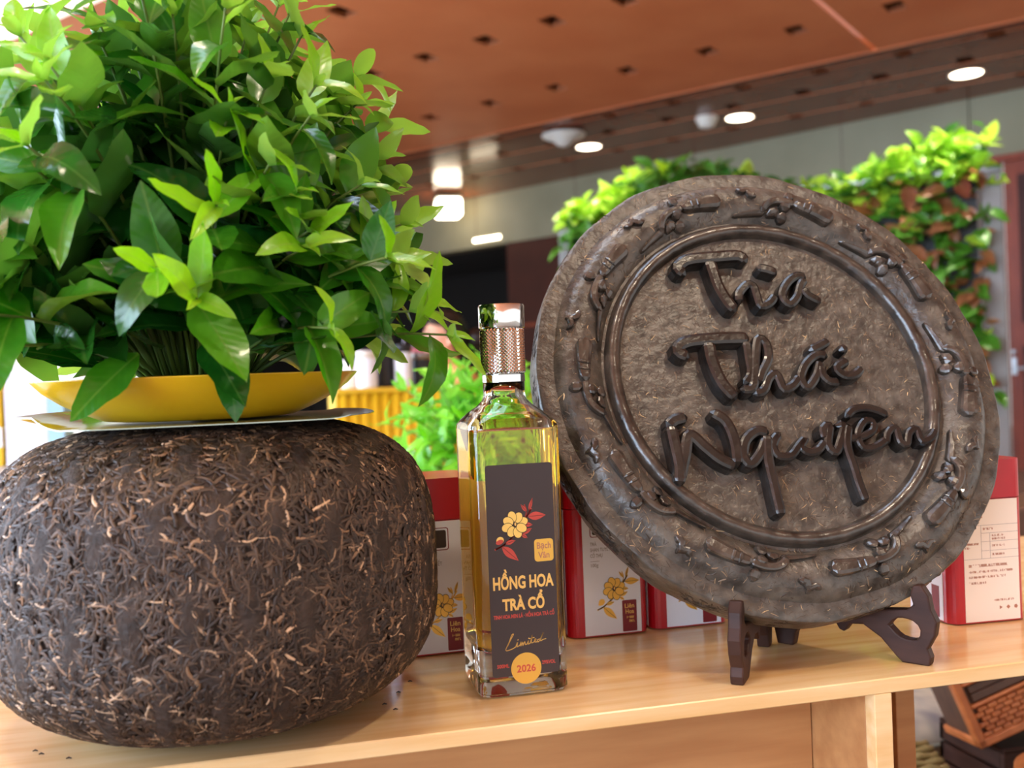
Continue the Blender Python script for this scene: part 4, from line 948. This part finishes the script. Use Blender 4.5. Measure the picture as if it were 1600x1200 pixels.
def person():
    t = root('person', (0.725, 4.30, FZ), 'person in a peach top seated side-on behind the yellow counter, dark hair tied back', 'person')
    # facing -x; heights above the floor
    Hh = 1.165
    J = {'pel': (0.06, 0, 0.52), 'sp1': (0.05, 0, 0.68), 'sp2': (0.035, 0, 0.84), 'nk0': (0.03, 0, 0.965), 'nk1': (0.005, 0, 1.05),
         'sl': (0.035, -0.165, 0.935), 'el': (-0.02, -0.20, 0.70), 'wl': (-0.22, -0.15, 0.60), 'hl': (-0.29, -0.14, 0.595),
         'sr': (0.035, 0.165, 0.935), 'er': (-0.02, 0.20, 0.70), 'wr': (-0.22, 0.15, 0.60), 'hr': (-0.29, 0.14, 0.595),
         'kl': (-0.36, -0.11, 0.52), 'al': (-0.36, -0.11, 0.09), 'tl': (-0.50, -0.12, 0.035), 'kr': (-0.36, 0.11, 0.52), 'ar': (-0.36, 0.11, 0.09), 'tr': (-0.50, 0.12, 0.035), 'hpl': (0.05, -0.09, 0.52), 'hpr': (0.05, 0.09, 0.52)}
    RAD = {'pel': .135, 'sp1': .125, 'sp2': .13, 'nk0': .085, 'nk1': .055, 'sl': .062, 'el': .045, 'wl': .03, 'hl': .034, 'sr': .062, 'er': .045, 'wr': .03, 'hr': .034, 'kl': .062, 'al': .042, 'tl': .035, 'kr': .062, 'ar': .042, 'tr': .035, 'hpl': .088, 'hpr': .088}
    E_ = [('pel', 'sp1'), ('sp1', 'sp2'), ('sp2', 'nk0'), ('nk0', 'nk1'), ('nk0', 'sl'), ('sl', 'el'), ('el', 'wl'), ('wl', 'hl'), ('nk0', 'sr'), ('sr', 'er'), ('er', 'wr'), ('wr', 'hr'), ('pel', 'hpl'), ('hpl', 'kl'), ('kl', 'al'), ('al', 'tl'), ('pel', 'hpr'), ('hpr', 'kr'), ('kr', 'ar'), ('ar', 'tr')]
    parts = []
    def limb(names, grow=0.0, n=12):
        P = spline([J[k] for k in names], 0.03); A = [np.array(J[k]) for k in names]; rad = []
        cum = [0]
        for i in range(1, len(A)): cum.append(cum[-1] + np.linalg.norm(A[i] - A[i - 1]))
        s = 0; pr = P[0]
        for p in P:
            s += np.linalg.norm(p - pr); pr = p; rad.append(np.interp(s, cum, [RAD[k] for k in names]) + grow)
        return tube_vf(P, rad, n)
    body = [limb(('pel', 'sp1', 'sp2', 'nk0', 'nk1')), limb(('nk0', 'sl', 'el', 'wl', 'hl')), limb(('nk0', 'sr', 'er', 'wr', 'hr')), limb(('pel', 'hpl', 'kl', 'al', 'tl')), limb(('pel', 'hpr', 'kr', 'ar', 'tr'))]
    for s in (-1, 1):
        for k in range(4):
            y = s * 0.145 + (k - 1.5) * 0.018; l = (0.062, 0.072, 0.068, 0.052)[k]
            body.append(tube_vf([(-0.285, y, 0.597), (-0.285 - l * .6, y, 0.592), (-0.285 - l, y, 0.575)], [.0095, .009, .007], 8))
        body.append(tube_vf([(-0.25, s * 0.145 - s * 0.03, 0.602), (-0.285, s * 0.145 - s * 0.05, 0.60), (-0.315, s * 0.145 - s * 0.05, 0.592)], [.011, .010, .008], 8))
    # head: ellipsoid with brow, nose, lips and chin pushed out of the profile
    V = []; F = []; nu, nv = 28, 20
    for i in range(nv + 1):
        ph = -PI / 2 + PI * i / nv
        for j in range(nu):
            g = 2 * PI * j / nu; x, y, z = math.cos(ph) * math.cos(g), math.cos(ph) * math.sin(g), math.sin(ph)
            f = max(0, -x); w = math.exp(-(y / 0.22) ** 2)
            px = x * 0.092 - f * w * (0.016 * math.exp(-((z + 0.12) / 0.16) ** 2) + 0.006 * math.exp(-((z + 0.48) / 0.12) ** 2) + 0.008 * math.exp(-((z + 0.80) / 0.14) ** 2) + 0.004 * math.exp(-((z - 0.35) / 0.15) ** 2))
            px -= 0.014 * max(0, -z) if x < 0 else -0.0
            V.append((px - 0.012, y * 0.072 * (1 - 0.22 * max(0, -z)), 1.165 + z * 0.112))
    for i in range(nv):
        for j in range(nu):
            k = (j + 1) % nu; F.append((i * nu + j, i * nu + k, (i + 1) * nu + k, (i + 1) * nu + j))
    body.append((V, F)); body.append(tube_vf([(-0.108, 0, 1.175), (-0.122, 0, 1.148), (-0.105, 0, 1.142)], [.008, .013, .008], 8))
    for s in (-1, 1): body.append(tube_vf([(-0.004, s * 0.070, 1.135), (0.006, s * 0.078, 1.155), (0.004, s * 0.076, 1.185)], [.008, .013, .010], 8))
    V, F = merge(body); b = mesh_obj('body', V, F, M['skin'], t, True)
    rm = b.modifiers.new('blend', 'REMESH'); rm.mode = 'VOXEL'; rm.voxel_size = 0.0065; rm.use_smooth_shade = True
    sm = b.modifiers.new('soft', 'SMOOTH'); sm.iterations = 3; sm.factor = 0.5
    for s in (-1, 1):
        V, F = tube_vf([(-0.092, s * 0.030 - 0.010, 1.182), (-0.097, s * 0.030, 1.183), (-0.092, s * 0.030 + 0.010, 1.182)], [.003, .006, .003], 8); mesh_obj('eye', V, F, M['blackp'], t, True)
        V, F = tube_vf([(-0.088, s * 0.030 - 0.016, 1.200), (-0.098, s * 0.030, 1.204), (-0.088, s * 0.030 + 0.016, 1.200)], [.002, .004, .002], 6); mesh_obj('eyebrow', V, F, M['hair'], t, True)
    V, F = tube_vf([(-0.100, -0.02, 1.110), (-0.113, 0, 1.111), (-0.100, 0.02, 1.110)], [.003, .006, .003], 8); mesh_obj('lips', V, F, M['pink'], t, True)
    # hair: cap of hair and a bun
    V = []; F = []
    for i in range(13):
        ph = -0.75 + (PI / 2 + 0.75) * i / 12
        for j in range(28):
            g = 2 * PI * j / 28; x, y, z = math.cos(ph) * math.cos(g), math.cos(ph) * math.sin(g), math.sin(ph)
            if x < -0.15: z = max(z, 0.38 + 0.25 * (-x - 0.15)); q = math.sqrt(max(0, 1 - z * z)) / max(1e-6, math.hypot(x, y)); x *= q; y *= q
            elif x < 0.2: z = max(z, -0.15)
            V.append((x * 0.103 - 0.004, y * 0.084, 1.172 + z * 0.122))
    for i in range(12):
        for j in range(28):
            k = (j + 1) % 28; F.append((i * 28 + j, i * 28 + k, (i + 1) * 28 + k, (i + 1) * 28 + j))
    b2 = tube_vf([(0.085, 0, 1.16), (0.125, 0, 1.17), (0.150, 0, 1.15), (0.150, 0, 1.12)], [.03, .045, .045, .015], 12)
    V, F = merge([(V, F), b2]); mesh_obj('hair', V, F, M['hair'], t, True)
    RAD2 = dict(RAD); RAD2['nk0'] = .075
    V, F = merge([limb(('pel', 'sp1', 'sp2', 'nk0'), 0.014, 16), limb(('nk0', 'sl', 'el'), 0.016), limb(('nk0', 'sr', 'er'), 0.016)])
    s_ = mesh_obj('top', V, F, M['shirt'], t, True); rm = s_.modifiers.new('blend', 'REMESH'); rm.mode = 'VOXEL'; rm.voxel_size = 0.01; rm.use_smooth_shade = True
    V, F = merge([limb(('pel', 'hpl', 'kl', 'al'), 0.016), limb(('pel', 'hpr', 'kr', 'ar'), 0.016)])
    s_ = mesh_obj('trousers', V, F, M['trousers'], t, True); rm = s_.modifiers.new('blend', 'REMESH'); rm.mode = 'VOXEL'; rm.voxel_size = 0.012; rm.use_smooth_shade = True
    st = root('stool', (0.76, 4.30, FZ), 'plain dark stool under the seated person behind the counter', 'stool')
    lathe('seat', [(0.16, 0.31), (0.18, 0.32), (0.18, 0.355), (0.16, 0.365)], M['blackp'], st, 24, True, True, True)
    for k in range(4): g = PI / 4 + k * PI / 2; tube('leg', [(0.12 * math.cos(g), 0.12 * math.sin(g), 0.315), (0.16 * math.cos(g), 0.16 * math.sin(g), 0.0)], 0.012, M['metal'], st)
person()

# ================================================================== LEFT BACKGROUND
t = root('yellow_table', (-0.95, 2.95, FZ), 'table under a yellow cloth at the far left behind the tea ball', 'table')
box('table_cloth', -0.45, 0.42, -0.30, 0.30, 0.02, 0.80, M['skirt'], t, 0.01); box('table_board', -0.43, 0.40, -0.28, 0.28, 0.801, 0.812, M['wallp'], t)
t = root('white_carton', (-0.615, 2.82, FZ + 0.813), 'white carton with pale blue side on the yellow-clothed table at far left', 'carton')
box('carton_body', -0.075, 0.025, -0.06, 0.06, 0, 0.24, M['white'], t, 0.002); box('blue_panel', 0.0255, 0.066, -0.06, 0.06, 0, 0.18, M['sky_paper'], t, 0.002)
t = root('yellow_carton', (-0.765, 2.84, FZ + 0.813), 'yellow carton at the left edge beside the white carton', 'carton')
box('carton_body', -0.05, 0.06, -0.06, 0.06, 0, 0.22, M['skirt'], t, 0.002); box('carton_band', -0.051, 0.061, -0.0608, -0.06, 0.05, 0.10, M['white'], t)

# ================================================================== UNDER THE RIGHT END
t = root('low_bench', (0.98, 1.32, FZ), 'low bench under the right end of the display table, holding mats and wicker', 'bench')
box('bench_top', -0.34, 0.45, -0.31, 0.32, 0.38, 0.40, M['table_panel'], t, 0.003)
for sx in (-0.31, 0.42):
    for sy in (-0.28, 0.27): box('leg', sx - 0.02, sx + 0.02, sy - 0.02, sy + 0.02, 0, 0.38, M['table_panel'], t, 0.002)
BT = FZ + 0.40
t = root('reed_mat', (0.765, 1.075, BT), 'olive woven reed mat sloping beside the wicker case under the table end', 'mat')
for i in range(13):
    tube('reed', [(-0.09 + 0.18 * k / 20, i * 0.0105, 0.014 + 0.052 * i / 12 + 0.0018 * math.sin(k * PI / 2 + i * PI)) for k in range(21)], 0.0052, M['olive'], t, 6)
box('rolled_core', -0.088, 0.088, 0.004, 0.130, 0.0, 0.010, M['olive'], t, 0.004)
t = root('crate', (0.900, 1.105, BT), 'low dark wooden crate propping up the wicker case', 'crate')
for z0 in (0.0, 0.028, 0.056):
    box('slat', 0.0, 0.32, 0.0, 0.008, z0, z0 + 0.024, M['stand'], t, 0.001, 1); box('slat', 0.0, 0.008, 0.008, 0.13, z0, z0 + 0.024, M['stand'], t, 0.001, 1); box('slat', 0.0, 0.32, 0.122, 0.13, z0, z0 + 0.024, M['stand'], t, 0.001, 1)
box('crate_top', 0.0, 0.32, 0.0, 0.13, 0.0805, 0.0855, M['stand'], t, 0.001, 1)
V = []; F = []
t = root('patterned_cushion', (0.92, 1.355, BT + 0.001), 'grey and white patterned cushion behind the wicker case', 'cushion')
RG = []
for i in range(13):
    ph = -PI / 2 + PI * i / 12
    RG.append([((abs(math.cos(g)) ** 0.5 * math.copysign(1, math.cos(g))) * 0.15 * max(0.05, math.cos(ph) ** 0.6), (abs(math.sin(g)) ** 0.5 * math.copysign(1, math.sin(g))) * 0.10 * max(0.05, math.cos(ph) ** 0.6), 0.035 + 0.035 * math.sin(ph)) for g in [2 * PI * j / 32 for j in range(32)]])
rings('cushion_cover', RG, M['paisley'], t, True, True, True)
tube('piping', [(0.15 * (abs(math.cos(g)) ** 0.5 * math.copysign(1, math.cos(g))), 0.10 * (abs(math.sin(g)) ** 0.5 * math.copysign(1, math.sin(g))), 0.035) for g in [2 * PI * j / 40 for j in range(41)]], 0.004, M['grey'], t, 6)
t = root('teal_bolster', (1.00, 1.545, BT + 0.001), 'teal cloth bundle behind the patterned cushion', 'cloth')
RG = [[(x, 0.075 * math.cos(g) * k, 0.062 + 0.062 * math.sin(g) * k) for g in [2 * PI * j / 24 for j in range(24)]] for x, k in ((-0.2, 0.5), (-0.19, 0.85), (-0.16, 1), (0.16, 1), (0.19, 0.85), (0.2, 0.5))]
rings('bundle', RG, M['teal'], t, True, True, True); tube('tie', [(0.0, 0.078 * math.cos(g), 0.062 + 0.064 * math.sin(g)) for g in [2 * PI * j / 24 for j in range(25)]], 0.006, M['grey'], t, 6)
# tilted wicker case, lid towards the viewer
t = root('wicker_case', (0.872, 1.115, BT + 0.086), 'tilted orange-brown wicker case with dark slats under the table end', 'wicker case')
t.rotation_euler = (math.radians(-8), math.radians(-20), math.radians(-8))
box('case_body', 0.004, 0.30, 0.004, 0.09, 0.004, 0.26, M['wickerd'], t, 0.004)
for i in range(6):
    for j in range(20):
        x0 = 0.012 + j * 0.0142 + (0.007 if i % 2 else 0)
        box('wicker_strand', x0, x0 + 0.0130, -0.003 - 0.0006 * (j % 2), 0.005, 0.011 + i * 0.0064, 0.0168 + i * 0.0064, M['wicker'], t, 0.0012, 1)
for nm, c in (('rim', (0.0, 0.31, -0.004, 0.012, 0.0, 0.011)), ('rim', (0.0, 0.012, -0.004, 0.012, 0.0, 0.262)), ('rim', (0.0, 0.012, 0.0, 0.095, 0.0, 0.012)), ('rail', (0.012, 0.30, -0.004, 0.006, 0.0500, 0.0550)), ('rail', (0.012, 0.30, -0.004, 0.006, 0.080, 0.085)), ('rail', (0.012, 0.30, -0.004, 0.006, 0.111, 0.116)), ('rail', (0.012, 0.30, -0.004, 0.006, 0.143, 0.148))):
    box(nm, *c, M['wicker'], t, 0.002, 1)
for z0 in (0.057, 0.087, 0.118, 0.150):
    box('dark_slat', 0.018, 0.295, -0.001, 0.005, z0, z0 + 0.0105, M['wickerd'], t, 0.001, 1); box('dark_slat', 0.018, 0.295, -0.001, 0.005, z0 + 0.0115, z0 + 0.022, M['wickerd'], t, 0.001, 1)
t = root('grey_pot', (0.835, 0.895, FZ), 'glazed grey jar standing on the floor below the wicker case', 'jar')
lathe('jar_body', [(0.06, 0), (0.08, 0.06), (0.092, 0.25), (0.09, 0.43), (0.066, 0.51), (0.070, 0.535), (0.06, 0.535), (0.055, 0.50)], M['grey'], t, 40, True, True, True)
lathe('cloth_cover', [(0.074, 0.528), (0.073, 0.545), (0.05, 0.556), (0.01, 0.558)], M['wicker'], t, 32, True, False, True)
